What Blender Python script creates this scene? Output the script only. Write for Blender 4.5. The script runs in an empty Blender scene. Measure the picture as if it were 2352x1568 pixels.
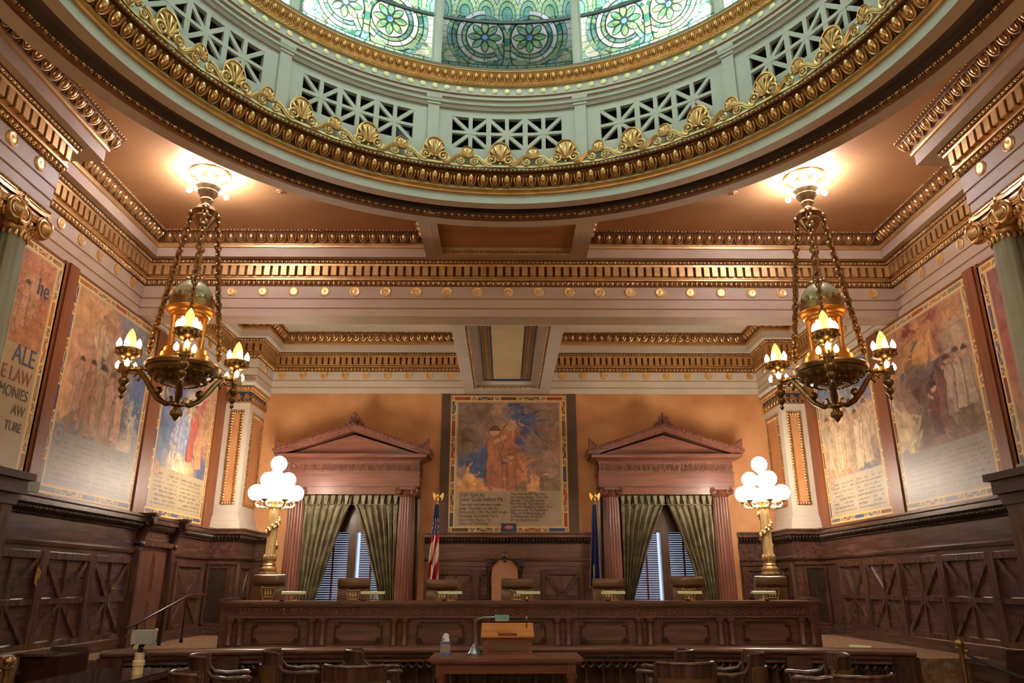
import bpy, math, random
import numpy as np
from math import sin, cos, pi, radians, sqrt
random.seed(7); RNG = np.random.RandomState(11)
S = bpy.context.scene; COL = S.collection

# ------------------------------------------------------------------ materials
def lin(c):
    return tuple(((v/255)/12.92 if v/255 <= .04045 else ((v/255+.055)/1.055)**2.4) for v in c[:3]) + (1.0,)
def newmat(name):
    m = bpy.data.materials.new(name); m.use_nodes = True
    nt = m.node_tree; return m, nt, nt.nodes['Principled BSDF']
def mat(name, c1, c2=None, rough=.5, metal=0., scale=(6,6,6), detail=4, coat=0., spec=.5, bump=0., bscale=None, lo=.35, hi=.65):
    m, nt, b = newmat(name); c2 = c2 or c1
    tc = nt.nodes.new('ShaderNodeTexCoord'); mp = nt.nodes.new('ShaderNodeMapping'); mp.inputs['Scale'].default_value = scale
    nz = nt.nodes.new('ShaderNodeTexNoise'); nz.inputs['Scale'].default_value = 1.; nz.inputs['Detail'].default_value = detail
    cr = nt.nodes.new('ShaderNodeValToRGB'); cr.color_ramp.elements[0].position = lo; cr.color_ramp.elements[1].position = hi
    cr.color_ramp.elements[0].color = lin(c1); cr.color_ramp.elements[1].color = lin(c2)
    L = nt.links.new
    L(tc.outputs['Object'], mp.inputs['Vector']); L(mp.outputs['Vector'], nz.inputs['Vector'])
    L(nz.outputs['Fac'], cr.inputs['Fac']); L(cr.outputs['Color'], b.inputs['Base Color'])
    b.inputs['Roughness'].default_value = rough; b.inputs['Metallic'].default_value = metal
    b.inputs['Specular IOR Level'].default_value = spec
    if coat: b.inputs['Coat Weight'].default_value = coat; b.inputs['Coat Roughness'].default_value = .15
    if bump:
        bp = nt.nodes.new('ShaderNodeBump'); bp.inputs['Strength'].default_value = bump; bp.inputs['Distance'].default_value = .02
        n2 = nt.nodes.new('ShaderNodeTexNoise'); n2.inputs['Scale'].default_value = bscale or 30.; n2.inputs['Detail'].default_value = 3.
        L(tc.outputs['Object'], n2.inputs['Vector']); L(n2.outputs['Fac'], bp.inputs['Height']); L(bp.outputs['Normal'], b.inputs['Normal'])
    return m
def emit(name, c, s):
    m, nt, b = newmat(name); b.inputs['Base Color'].default_value = lin(c)
    b.inputs['Emission Color'].default_value = lin(c); b.inputs['Emission Strength'].default_value = s; b.inputs['Roughness'].default_value = .3
    return m
def vcol(name, rough=.45, spec=.4, translucent=0.):
    m, nt, b = newmat(name); a = nt.nodes.new('ShaderNodeVertexColor'); a.layer_name = 'Col'
    nt.links.new(a.outputs['Color'], b.inputs['Base Color']); b.inputs['Roughness'].default_value = rough; b.inputs['Specular IOR Level'].default_value = spec
    if translucent:
        t = nt.nodes.new('ShaderNodeBsdfTranslucent'); mx = nt.nodes.new('ShaderNodeMixShader'); mx.inputs['Fac'].default_value = translucent
        nt.links.new(a.outputs['Color'], t.inputs['Color']); nt.links.new(b.outputs[0], mx.inputs[1]); nt.links.new(t.outputs[0], mx.inputs[2])
        nt.links.new(mx.outputs[0], nt.nodes['Material Output'].inputs['Surface'])
    return m
M = {}
M['coffer'] = mat('coffer_paint', (184,130,78), (194,140,86), .6, scale=(1.5,1.5,1.5))
M['beige'] = mat('beige_paint', (176,152,126), (182,158,132), .55, scale=(2,2,2))
M['grey'] = mat('stone_paint', (206,196,178), (214,204,188), .55, scale=(2,2,2))
M['drum'] = mat('drum_paint', (166,170,164), (174,178,172), .55, scale=(2,2,2))
M['darkbrown'] = mat('dark_brown_paint', (82,64,50), (92,72,58), .5, scale=(2,2,2))
M['line'] = mat('painted_line', (150,108,76), (156,112,80), .6)
M['gold'] = mat('gilding', (194,152,100), (222,182,126), .34, .85, scale=(9,9,9))
M['goldflat'] = mat('gilding_matte', (200,158,100), (220,180,120), .42, .72, scale=(5,5,5))
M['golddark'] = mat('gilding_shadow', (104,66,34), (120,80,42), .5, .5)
M['disc'] = mat('gilded_disc', (226,180,110), (240,206,140), .42, .7, scale=(20,20,20))
M['discpale'] = mat('pale_gilded_disc', (214,208,164), (226,218,176), .5, .15)
M['goldlit'] = mat('skylit_gilding', (208,190,138), (220,202,150), .45, .4)  # paler than the other gilding: skylight on the cove put into the colour
M['goldcrest'] = mat('cresting_gilding', (196,164,110), (216,188,134), .36, .75, scale=(9,9,9))
M['brass'] = mat('brass', (206,168,94), (226,190,118), .3, .95)
M['bronze'] = mat('bronze', (138,110,70), (164,132,86), .36, .95, scale=(14,14,14))
M['amber'] = mat('amber_gilt', (222,150,60), (236,170,84), .35, .8, scale=(8,8,8))
M['wall'] = mat('mottled_orange_plaster', (186,124,76), (216,162,108), .6, scale=(1.3,1.3,1.3), detail=8, lo=.3, hi=.7)
M['wood'] = mat('mahogany', (66,44,36), (96,66,54), .26, scale=(16,16,1.6), detail=6, coat=.25)
M['woodh'] = mat('mahogany_across', (88,60,50), (120,84,70), .28, scale=(1.4,14,16), detail=6, coat=.25)
M['woodhy'] = mat('mahogany_along', (68,46,38), (98,68,56), .26, scale=(14,1.4,16), detail=6, coat=.25)
M['wooddark'] = mat('carved_dark_mahogany', (42,24,17), (62,36,26), .3, scale=(20,20,20), detail=5, coat=.3)
M['woodred'] = mat('red_mahogany', (108,64,49), (134,82,64), .38, scale=(14,14,1.4), detail=6, coat=.2)
M['woodredh'] = mat('red_mahogany_across', (108,64,49), (134,82,64), .38, scale=(1.4,14,14), detail=6, coat=.2)
M['post'] = mat('brown_post_wood', (118,66,38), (136,80,48), .45, scale=(12,12,1.2), detail=5)
M['woodlight'] = mat('lighter_mahogany', (86,56,43), (112,76,60), .3, scale=(16,16,1.6), detail=6, coat=.25)  # lighter mahogany for half columns, door leaf and chair crest
M['honey'] = mat('honey_wood', (178,112,54), (196,128,66), .4, scale=(2,14,14), detail=5)
M['leather'] = mat('brown_leather', (98,70,46), (118,86,58), .24, scale=(5,5,5), bump=.15, bscale=60., coat=.15)
M['tan'] = mat('tan_upholstery', (170,118,86), (180,128,96), .7)
M['velvet'] = mat('olive_damask', (116,108,82), (154,146,116), .6, scale=(5,5,5), detail=6, lo=.45, hi=.62)
M['stone'] = mat('column_stone', (132,128,108), (144,140,118), .5, scale=(3,3,3))
M['navy'] = mat('navy_paint', (40,58,82), (50,70,96), .5)
M['blue'] = mat('blue_cloth', (34,44,86), (42,54,102), .8)
M['iron'] = mat('black_iron', (26,22,22), (34,30,28), .4, .6)
M['carpet'] = mat('patterned_carpet', (110,80,54), (156,122,88), .95, scale=(14,14,14), detail=8)
M['floor'] = mat('dark_floor', (58,42,34), (76,56,44), .5, scale=(2,2,2))
M['black'] = mat('black', (18,16,15), (26,23,21), .5)
M['steel'] = mat('grey_metal', (120,126,128), (140,146,148), .35, .8)
M['white'] = mat('white_paper', (236,234,228), (242,240,236), .8)
M['greygreen'] = mat('grey_green_box', (112,110,90), (120,118,98), .6)
M['lampgrey'] = mat('lamp_grey', (150,154,150), (162,166,160), .5)
M['cream'] = mat('cream_wrap', (206,186,140), (222,202,156), .6, scale=(2,2,40))
M['tissueblue'] = mat('tissue_box_blue', (58,76,150), (96,120,190), .5, scale=(12,12,12))
M['tissuegrey'] = mat('tissue_box_grey', (150,138,124), (160,148,134), .6)
M['teal'] = mat('teal_lamp_glass', (96,132,126), (120,154,146), .2)
M['shade'] = mat('lamp_bar_shade', (196,200,150), (206,210,164), .25)
M['glasstop'] = mat('smoked_glass_top', (36,34,34), (46,44,42), .08, spec=.8)
M['blind'] = mat('blue_grey_blind', (74,84,112), (88,98,126), .5)
M['tape'] = mat('blind_tape', (88,36,40), (96,42,44), .7)
M['seaglass'] = mat('silvered_glass', (176,190,160), (206,216,188), .18, .5, scale=(6,6,6))
M['grille'] = mat('dark_grille', (72,54,42), (84,64,52), .5, .3)
M['lead'] = mat('lead_iron', (44,56,54), (50,62,60), .5)
M['mirrorblue'] = mat('blue_pane', (50,70,170), (150,170,230), .3, scale=(20,20,20))
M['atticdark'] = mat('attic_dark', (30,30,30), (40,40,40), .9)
M['ink'] = mat('brown_ink', (92,80,70), rough=.7); M['inkblue'] = mat('blue_ink', (70,78,104), rough=.7); M['inkred'] = mat('red_ink', (150,84,56), rough=.7)
M['rope'] = mat('dark_rope', (30,26,28), (40,34,34), .8)
M['globe'] = emit('lit_opal_globe', (255,240,222), 30.)
M['bulb'] = emit('lit_clear_bulb', (232,234,255), 190.)
M['flame'] = emit('lit_flame_shade', (255,160,72), 3.6)
M['candle'] = emit('lit_candle_bulb', (255,206,140), 14.)
M['crownglow'] = emit('crown_fill_glow', (212,238,228), 7.)  # added glow at the unseen dome crown, for the dome's daylight
M['mural'] = vcol('mural_paint', .42, .45); M['flag'] = vcol('flag_cloth', .75, .2); M['stained'] = vcol('stained_glass', .25, .4, .88)

# ------------------------------------------------------------------ mesh builder
class MB:
    def __init__(s): s.V = []; s.F = []; s.n = 0; s.C = []
    def add(s, v, faces, col=None):
        v = np.asarray(v, float).reshape(-1, 3); s.V.append(v)
        for f in faces:
            f = np.asarray(f, int)
            if f.ndim == 1: f = f[None, :]
            s.F.append(f + s.n)
        if col is not None: s.C.append(np.asarray(col, float).reshape(-1, 3))
        s.n += len(v); return s
    def addm(s, o, A=None, t=(0,0,0)):                 # add another builder, transformed
        v = np.concatenate(o.V)
        if A is not None: v = v @ np.asarray(A, float).T
        s.V.append(v + np.asarray(t, float))
        for f in o.F: s.F.append(f + s.n)
        s.n += len(v); return s
    def rep(s, o, As, ts):                             # many transformed copies of a builder
        v = np.concatenate(o.V); As = np.asarray(As, float); ts = np.asarray(ts, float); k = len(ts)
        s.V.append((np.einsum('kij,vj->kvi', As, v) + ts[:, None, :]).reshape(-1, 3))
        off = (np.arange(k)*len(v))[:, None, None]
        for f in o.F: s.F.append((f[None] + off).reshape(-1, f.shape[1]) + s.n)
        s.n += k*len(v); return s
    def box(s, x0, x1, y0, y1, z0, z1):
        if x0 > x1: x0, x1 = x1, x0
        if y0 > y1: y0, y1 = y1, y0
        if z0 > z1: z0, z1 = z1, z0
        v = [(x0,y0,z0),(x1,y0,z0),(x1,y1,z0),(x0,y1,z0),(x0,y0,z1),(x1,y0,z1),(x1,y1,z1),(x0,y1,z1)]
        return s.add(v, [[(0,3,2,1),(4,5,6,7),(0,1,5,4),(1,2,6,5),(2,3,7,6),(3,0,4,7)]])
    def prism(s, poly, a, b, axis='y'):                # 2-D polygon (ccw) swept between a and b along axis
        n = len(poly); P = np.asarray(poly, float); o = np.ones(n)
        if axis == 'y': lo = np.c_[P[:,0], o*a, P[:,1]]; hi = np.c_[P[:,0], o*b, P[:,1]]
        elif axis == 'x': lo = np.c_[o*a, P[:,0], P[:,1]]; hi = np.c_[o*b, P[:,0], P[:,1]]
        else: lo = np.c_[P, o*a]; hi = np.c_[P, o*b]
        i = np.arange(n); j = (i+1) % n
        return s.add(np.r_[lo, hi], [np.c_[i, j, j+n, i+n], i[::-1], i+n])
    def beam(s, a, b, w, h=None):                      # square bar from a to b
        a = np.asarray(a, float); b = np.asarray(b, float); d = b-a; L = np.linalg.norm(d); d /= L
        up = np.array([0,0,1.]) if abs(d[2]) < .9 else np.array([0,1.,0]); r = np.cross(d, up); r /= np.linalg.norm(r); u = np.cross(r, d)
        h = h or w; v = []
        for p in (a, b):
            for x, y in ((-1,-1),(1,-1),(1,1),(-1,1)): v.append(p + r*x*w/2 + u*y*h/2)
        return s.add(v, [[(0,1,2,3),(7,6,5,4),(1,0,4,5),(2,1,5,6),(3,2,6,7),(0,3,7,4)]])
    def lathe(s, prof, n=20, c=(0,0,0), a0=0., a1=2*pi, flute=None):
        P = np.asarray(prof, float); full = abs(a1-a0-2*pi) < 1e-6
        th = a0 + (a1-a0)*np.arange(n)/(n if full else n-1); k = len(P)
        R = np.repeat(P[:, 0][:, None], n, 1)
        if flute is not None: R = R*flute(th)[None, :]
        V = np.stack([c[0]+R*np.cos(th), c[1]+R*np.sin(th), np.repeat(P[:,1][:,None], n, 1)+c[2]], -1).reshape(-1, 3)
        m = n if full else n-1; i = np.repeat(np.arange(k-1), m); j = np.tile(np.arange(m), k-1); j2 = (j+1) % n
        return s.add(V, [np.c_[i*n+j, i*n+j2, (i+1)*n+j2, (i+1)*n+j]])
    def ball(s, c, r, n=10, m=6, sc=(1,1,1)):
        t = np.linspace(-pi/2, pi/2, m+1); pr = [(max(1e-4, cos(a)), sin(a)) for a in t]
        o = MB().lathe(pr, n); return s.addm(o, np.diag([r*sc[0], r*sc[1], r*sc[2]]), c)
    def tube(s, pts, r, n=8, closed=False, cap=True):
        P = np.asarray(pts, float); k = len(P); r = np.broadcast_to(np.asarray(r, float), (k,))
        if closed: T = np.roll(P, -1, 0)-np.roll(P, 1, 0)
        else: T = np.gradient(P, axis=0)
        T /= np.linalg.norm(T, axis=1)[:, None]+1e-12
        up = np.array([0,0,1.]) if abs(T[:, 2]).max() < .95 else np.array([.31,.9,.3]); V = []
        u = np.cross(T[0], up); u /= np.linalg.norm(u)+1e-12
        for i in range(k):
            u = u - T[i]*(u@T[i]); u /= np.linalg.norm(u)+1e-12; w = np.cross(T[i], u)
            for a in np.arange(n)*2*pi/n: V.append(P[i]+r[i]*(cos(a)*u+sin(a)*w))
        kk = k if closed else k-1; i = np.repeat(np.arange(kk), n); j = np.tile(np.arange(n), kk); i2 = (i+1) % k; j2 = (j+1) % n
        F = [np.c_[i*n+j, i*n+j2, i2*n+j2, i2*n+j]]
        if cap and not closed: F += [np.arange(n)[::-1], (k-1)*n+np.arange(n)]
        return s.add(V, F)
    def grid(s, P, col=None):                          # P: (nv,nu,3)
        nv, nu = P.shape[:2]; i = np.arange(nv*nu).reshape(nv, nu)
        return s.add(P.reshape(-1, 3), [np.c_[i[:-1,:-1].ravel(), i[:-1,1:].ravel(), i[1:,1:].ravel(), i[1:,:-1].ravel()]], col)
    def sweep(s, path, prof, side=1):                  # profile (p,z) along plan path; p goes to the right of travel
        P = np.asarray(path, float); k = len(P); D = np.diff(P, axis=0); D /= np.linalg.norm(D, axis=1)[:, None]
        N = np.c_[D[:,1], -D[:,0]]*side; V = []
        for i in range(k):
            a = N[max(i-1, 0)]; b = N[min(i, k-2)]; m = (a+b)/(1+a@b)
            for p, z in prof: V.append((P[i,0]+m[0]*p, P[i,1]+m[1]*p, z))
        q = len(prof); i = np.repeat(np.arange(k-1), q-1); j = np.tile(np.arange(q-1), k-1)
        return s.add(V, [np.c_[i*q+j, (i+1)*q+j, (i+1)*q+j+1, i*q+j+1], np.arange(q), (k-1)*q+np.arange(q)[::-1]])
    def mesh(s, name, mats, smooth):
        V = np.concatenate(s.V).astype(np.float32); me = bpy.data.meshes.new(name)
        lt = np.concatenate([np.full(len(f), f.shape[1]) for f in s.F]).astype(np.int32); lv = np.concatenate([f.ravel() for f in s.F]).astype(np.int32)
        me.vertices.add(len(V)); me.vertices.foreach_set('co', V.ravel()); me.loops.add(len(lv)); me.loops.foreach_set('vertex_index', lv)
        me.polygons.add(len(lt)); me.polygons.foreach_set('loop_start', np.r_[0, np.cumsum(lt)[:-1]].astype(np.int32)); me.polygons.foreach_set('loop_total', lt)
        me.update(calc_edges=True); me.validate()
        if s.C:
            c = np.concatenate(s.C); ca = me.color_attributes.new('Col', 'FLOAT_COLOR', 'POINT')
            ca.data.foreach_set('color', np.c_[c, np.ones(len(c))].astype(np.float32).ravel())
        me.materials.append(mats)
        if not smooth: me.polygons.foreach_set('use_smooth', np.zeros(len(lt), bool))
        else:
            me.polygons.foreach_set('use_smooth', np.ones(len(lt), bool))
            try: me.set_sharp_from_angle(angle=radians(smooth if smooth > 1 else 40))
            except Exception: pass
        return me
    def build(s, name, m, parent=None, o=(0,0,0), smooth=0, label=None):
        if o != (0,0,0) or parent is None:
            o = np.asarray(o, float); s.V = [v-o for v in s.V]
        ob = bpy.data.objects.new(name, s.mesh(name, M[m] if isinstance(m, str) else m, smooth)); COL.objects.link(ob)
        if parent is None: ob.location = o
        else: ob.parent = parent
        if label: ob['label'] = label
        return ob
def tag(o, label, cat=None, group=None, kind=None):
    if label: o['label'] = label
    if cat: o['category'] = cat
    if group: o['group'] = group
    if kind: o['kind'] = kind
    return o
def empty(name, loc, label, cat, group=None, rz=0., kind=None):
    o = bpy.data.objects.new(name, None); COL.objects.link(o); o.location = loc; o.rotation_euler = (0, 0, rz); o.empty_display_size = .1
    return tag(o, label, cat, group, kind)
def struct(ob, label=None, cat='structure'): return tag(ob, label, cat, None, 'structure')
def kids(o): return [c for c in COL.objects if c.parent == o]
def copy_tree(o, parent=None, cache=None):
    c = o.copy(); COL.objects.link(c)
    if parent: c.parent = parent
    for ch in list(o.children): copy_tree(ch, c)
    return c
def inst(ob, parent, rz=0., loc=(0,0,0), name=None):
    c = bpy.data.objects.new(name or ob.name.split('.')[0], ob.data); COL.objects.link(c); c.parent = parent; c.location = loc; c.rotation_euler = (0,0,rz); return c
def rotz(a): return np.array([[cos(a),-sin(a),0],[sin(a),cos(a),0],[0,0,1.]])
def arc(cx, cy, r, a0, a1, n): return [(cx+r*cos(a0+(a1-a0)*i/(n-1)), cy+r*sin(a0+(a1-a0)*i/(n-1))) for i in range(n)]
def spiral(cx, cz, r0, r1, turns, a0, n=40, y=0., sgn=1):
    t = np.linspace(0, 1, n); r = r0+(r1-r0)*t; a = a0+sgn*turns*2*pi*t
    return np.c_[cx+r*np.cos(a), np.full(n, y), cz+r*np.sin(a)]

# ------------------------------------------------------------------ ornament units (local: x along run, y out of wall, z up the face)
def egg_unit(w, h):
    b = MB(); e = MB().ball((0,0,0), 1, 10, 6); b.addm(e, np.diag([w*.27, h*.26, h*.40]), (0, h*.06, h*.02))
    a = np.linspace(-.12*pi, 1.12*pi, 13); pts = np.c_[w*.38*np.cos(a), np.full(13, h*.12), h*.06-h*.52*np.sin(a)]
    b.tube(pts, [h*.035]+[h*.06]*11+[h*.035], 5)
    b.add([(w*.5-w*.09,0,h*.42),(w*.5+w*.09,0,h*.42),(w*.5,h*.05,-h*.62),(w*.5,h*.2,h*.1),(w*.5,h*.14,h*.42)], [[(0,3,4),(1,4,3),(0,2,3),(2,1,3)]])
    return b
def leaf_unit(w, h):
    b = MB(); e = MB().ball((0,0,0), 1, 8, 4); b.addm(e, np.diag([w*.36, h*.3, h*.46]), (0, h*.05, 0))
    b.addm(e, np.diag([w*.14, h*.2, h*.3]), (w*.5, h*.05, h*.18)); b.addm(e, np.diag([w*.1, h*.16, h*.2]), (w*.5, h*.02, -h*.3)); return b
def bead_unit(w, h):
    b = MB(); e = MB().ball((0,0,0), 1, 8, 4); b.addm(e, np.diag([w*.34, h*.5, h*.5]), (0,0,0)); b.addm(e, np.diag([w*.1, h*.4, h*.4]), (w*.5,0,0)); return b
def run(mb, unit, a, b, n2, z0, z1, p0, p1, sp):
    """repeat unit from plan point a to b; face leans from (p0,z0) at the foot to (p1,z1) at the top; n2 = plan normal into the room"""
    a = np.asarray(a, float); b = np.asarray(b, float); L = np.linalg.norm(b-a); d = (b-a)/L; k = max(1, int(round(L/sp))); n2 = np.asarray(n2, float)
    dp, dz = p1-p0, z1-z0; q = sqrt(dp*dp+dz*dz); tp, tz = dp/q, dz/q
    X = np.array([d[0], d[1], 0]); Z = np.array([n2[0]*tp, n2[1]*tp, tz]); Y = np.array([n2[0]*tz, n2[1]*tz, -tp])
    A = np.stack([X, Y, Z], 1); t = (np.arange(k)+.5)/k*L; pm = (p0+p1)/2
    ts = np.c_[a[0]+d[0]*t+n2[0]*pm, a[1]+d[1]*t+n2[1]*pm, np.full(k, (z0+z1)/2)]
    mb.rep(unit, np.repeat(A[None], k, 0), ts)
CX, CY = .03, 5.33                                                     # axis of the dome
def ring_run(mb, unit, R, z0, z1, p0, p1, n, a0=-pi, a1=pi):           # local to dome axis
    dp, dz = p1-p0, z1-z0; q = sqrt(dp*dp+dz*dz); tp, tz = dp/q, dz/q; pm = (p0+p1)/2; As, ts = [], []
    for i in range(n):
        th = -pi+2*pi*i/n
        if th < a0 or th > a1: continue
        o = np.array([sin(th), cos(th)]); nn = -o; d = np.array([cos(th), -sin(th)])
        As.append(np.stack([[d[0],d[1],0],[nn[0]*tz,nn[1]*tz,-tp],[nn[0]*tp,nn[1]*tp,tz]], 1)); ts.append((o[0]*(R-pm), o[1]*(R-pm), (z0+z1)/2))
    mb.rep(unit, As, ts)
def path_run(mb, unit, path, z0, z1, p0, p1, sp, skip=()):
    for i in range(len(path)-1):
        if i in skip: continue
        a = np.array(path[i], float); b = np.array(path[i+1], float); d = (b-a)/np.linalg.norm(b-a); n2 = np.array([d[1], -d[0]]); pm = max(p0, p1)
        def turn(j):                                                   # +1 concave corner (shorten), -1 convex (lengthen)
            if j <= 0 or j >= len(path)-1: return 0
            e = np.array(path[j], float)-np.array(path[j-1], float); f = np.array(path[j+1], float)-np.array(path[j], float)
            return np.sign(-(e[0]*f[1]-e[1]*f[0]))
        a2 = a+d*pm*turn(i); b2 = b-d*pm*turn(i+1)
        if np.linalg.norm(b2-a2) > sp: run(mb, unit, a2, b2, n2, z0, z1, p0, p1, sp)
# ------------------------------------------------------------------ room shell
XL, XR, YF, YB = -6.15, 6.70, 11.75, 17.06
struct(MB().box(XL-.4, XR+.4, -3.4, YB+.6, -.2, 0).build('floor', 'floor'), 'dark floor of the courtroom well')
def railY(x): return 11.02-.048*max(0, abs(x-.1)-1.2)**1.75*.95-.0
RX = np.linspace(-5.24, 5.42, 33); RY = np.array([railY(x) for x in RX])
pl = MB()
poly = [(x, y+.34) for x, y in zip(RX, RY)] + [(XR, RY[-1]+.34), (XR, YB), (XL, YB), (XL, RY[0]+.34)]
pl.prism(poly, 0, .65, 'z')
struct(pl.build('floor_platform', 'carpet'), 'carpeted platform that carries the bench')
struct(MB().box(XL-.3, XL, -3.4, YB+.3, 0, 7.6).build('wall_left', 'beige'), 'left side wall')
struct(MB().box(XR, XR+.3, -3.4, YB+.3, 0, 7.6).build('wall_right', 'beige'), 'right side wall')
struct(MB().box(XL-.3, XR+.3, -3.4, -3.1, 0, 7.6).build('wall_front', 'beige'), 'wall behind the viewer')
WIN = [(-3.37, 1), (3.60, 2)]
wb = MB(); xs = [XL-.3, -3.37-.84, -3.37+.84, 3.60-.84, 3.60+.84, XR+.3]
for i in (0, 2, 4): wb.box(xs[i], xs[i+1], YB, YB+.3, 0, 7.6)
for i in (1, 3): wb.box(xs[i], xs[i+1], YB, YB+.3, 0, .85); wb.box(xs[i], xs[i+1], YB, YB+.3, 3.45, 7.6)
wall_back = struct(wb.build('wall_back', 'wall'), 'mottled orange plaster back wall')
# ceilings
ce = MB(); ang = np.linspace(0, 2*pi, 97)[:-1]; ro = 4.62
ring = np.array([(CX+ro*cos(a), CY+ro*sin(a)) for a in ang])
def sq(a):
    x0, x1, y0, y1 = XL, XR, -3.4, 12.0; c, s_ = cos(a), sin(a)
    t = min(((x1-CX)/c if c > 1e-9 else (x0-CX)/c if c < -1e-9 else 1e9), ((y1-CY)/s_ if s_ > 1e-9 else (y0-CY)/s_ if s_ < -1e-9 else 1e9)); return (CX+t*c, CY+t*s_)
sqp = np.array([sq(a) for a in ang]); n = len(ang); i = np.arange(n); j = (i+1) % n
ce.add(np.r_[np.c_[ring, np.full(n, 7.30)], np.c_[sqp, np.full(n, 7.30)], np.c_[ring, np.full(n, 7.5)], np.c_[sqp, np.full(n, 7.5)]], [np.c_[i, j, j+n, i+n], np.c_[i+2*n, i+3*n, j+3*n, j+2*n]])
for (xc, yc) in ((XL, -3.4), (XR, -3.4), (XL, 12.0), (XR, 12.0)):
    k = np.argmin(np.hypot(sqp[:,0]-xc, sqp[:,1]-yc)); ce.add([(*sqp[k-1], 7.3), (*sqp[k], 7.3), (*sqp[(k+1) % n], 7.3), (xc, yc, 7.3)], [(0,1,2,3)])
ceiling = struct(ce.build('ceiling', 'coffer'), 'orange painted coffer ceiling')
cb = MB().box(XL, XR, 12.1, YB, 7.302, 7.55)
struct(cb.build('ceiling_alcove', 'grey'), 'pale ceiling of the bench alcove')

P1 = [(-5.53,-3.1),(-5.53,8.06),(XL,8.06),(XL,YF),(XR,YF),(XR,8.06),(5.73,8.06),(5.73,-3.1)]
P1c = [(-5.53,-3.1),(-5.53,8.25),(XL,8.25),(XL,YF),(-1.04,YF),(-1.04,9.9)]
P1d = [(1.10,9.9),(1.10,YF),(XR,YF),(XR,8.25),(5.73,8.25),(5.73,-3.1)]
P2 = [(XL,12.16),(XL,15.98),(-5.53,15.98),(-5.53,YB),(6.06,YB),(6.06,15.98),(XR,15.98),(XR,12.16)]
P2a = P2[:4]+[(-.9,YB)]; P2b = [(1.02,YB)]+P2[4:]
EGG = egg_unit(.172, .17); LEAF = leaf_unit(.085, .09); SM = leaf_unit(.07, .06); BEAD = bead_unit(.06, .035)
def dentils(mb, path, z0, z1, p0, p1, sp=.142, w=.094):
    u = MB().box(-w/2, w/2, 0, p1-p0, -(z1-z0)/2, (z1-z0)/2); path_run(mb, u, path, z0, z1, p0, p0, sp)
def entab(idx, label, paths, cpaths, paint, discs):
    root = empty('trim_%d' % idx, (0,0,0), label, 'cornice', None, 0., 'structure')
    fr, gd, dk, ln, de, lf, sm, so, eg = (MB() for _ in range(9))
    for P in paths:
        fr.sweep(P, [(-.05,5.90),(.012,5.90),(.012,6.045),(.022,6.045),(.022,6.215),(.032,6.215),(.032,6.43)])
        ln.sweep(P, [(.014,6.037),(.025,6.037),(.025,6.050),(.014,6.050)]); ln.sweep(P, [(.024,6.207),(.035,6.207),(.035,6.220),(.024,6.220)])
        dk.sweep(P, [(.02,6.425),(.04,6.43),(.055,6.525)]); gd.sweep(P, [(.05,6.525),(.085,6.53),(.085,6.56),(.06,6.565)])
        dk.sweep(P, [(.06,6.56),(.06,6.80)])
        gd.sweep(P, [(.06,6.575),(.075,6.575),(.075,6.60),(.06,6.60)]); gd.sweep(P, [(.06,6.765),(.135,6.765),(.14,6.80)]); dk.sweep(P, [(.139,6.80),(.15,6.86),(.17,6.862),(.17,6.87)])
        dentils(de, P, 6.60, 6.765, .06, .13)
        path_run(lf, LEAF, P, 6.435, 6.525, .05, .07, .085); path_run(sm, SM, P, 6.80, 6.86, .155, .165, .07)
    for P in cpaths:
        so.sweep(P, [(0,6.868),(.28,6.868),(.28,7.03)])
        gd.sweep(P, [(.27,7.025),(.31,7.03),(.315,7.06),(.295,7.075),(.295,7.11)]); dk.sweep(P, [(.295,7.11),(.33,7.17),(.40,7.26),(.425,7.27),(.425,7.30)])
        path_run(eg, EGG, P, 7.115, 7.275, .30, .405, .172); path_run(eg, BEAD, P, 7.278, 7.305, .43, .432, .06)
    fr.build('frieze', paint, root); ln.build('painted_line', 'line', root); gd.build('gilt_moulding', 'goldflat', root)
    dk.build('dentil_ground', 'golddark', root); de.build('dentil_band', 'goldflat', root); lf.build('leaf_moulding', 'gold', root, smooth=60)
    sm.build('bead_moulding', 'gold', root, smooth=60); so.build('coffer_side', paint, root); eg.build('egg_and_dart', 'gold', root, smooth=50)
    d0 = None; dm = MB().lathe([(.001,.03),(.03,.026),(.062,.022),(.075,.03),(.085,.026),(.09,.0)], 20)
    for (x, y, a) in discs:
        if d0 is None: d0 = dm.build('disc', 'disc', root, smooth=40); o = d0
        else: o = inst(d0, root)
        o.location = (x, y, 6.335); o.rotation_euler = (pi/2, 0, a)
    return root
D1 = [(.06+.52*k, YF-.024, 0) for k in range(-11, 13) if XL+.15 < .06+.52*k < XR-.15]
D1 += [(XL+.024, YF-.42-.52*k, pi/2) for k in range(7)] + [(XR-.024, YF-.42-.52*k, -pi/2) for k in range(7)]
D1 += [(-5.53+.024, 7.72-.52*k, pi/2) for k in range(4)] + [(5.73-.024, 7.72-.52*k, -pi/2) for k in range(4)]
entab(1, 'gilded cornice with dentils around the domed main ceiling', [P1], [P1c, P1d], 'beige', D1)
D2 = [(-1.28-.5*k, YB-.024, 0) for k in range(9)] + [(1.38+.5*k, YB-.024, 0) for k in range(10)]
D2 += [(-5.85, 15.98-.024, 0), (6.39, 15.98-.024, 0), (-5.53+.024, 16.5, pi/2), (6.06-.024, 16.5, -pi/2)]
D2 += [(XL+.024, 12.6+.52*k, pi/2) for k in range(7)] + [(XR-.024, 12.6+.52*k, -pi/2) for k in range(7)]
entab(2, 'gilded cornice with dentils around the bench alcove', [P2a, P2b], [P2a, P2b], 'grey', D2)
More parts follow.
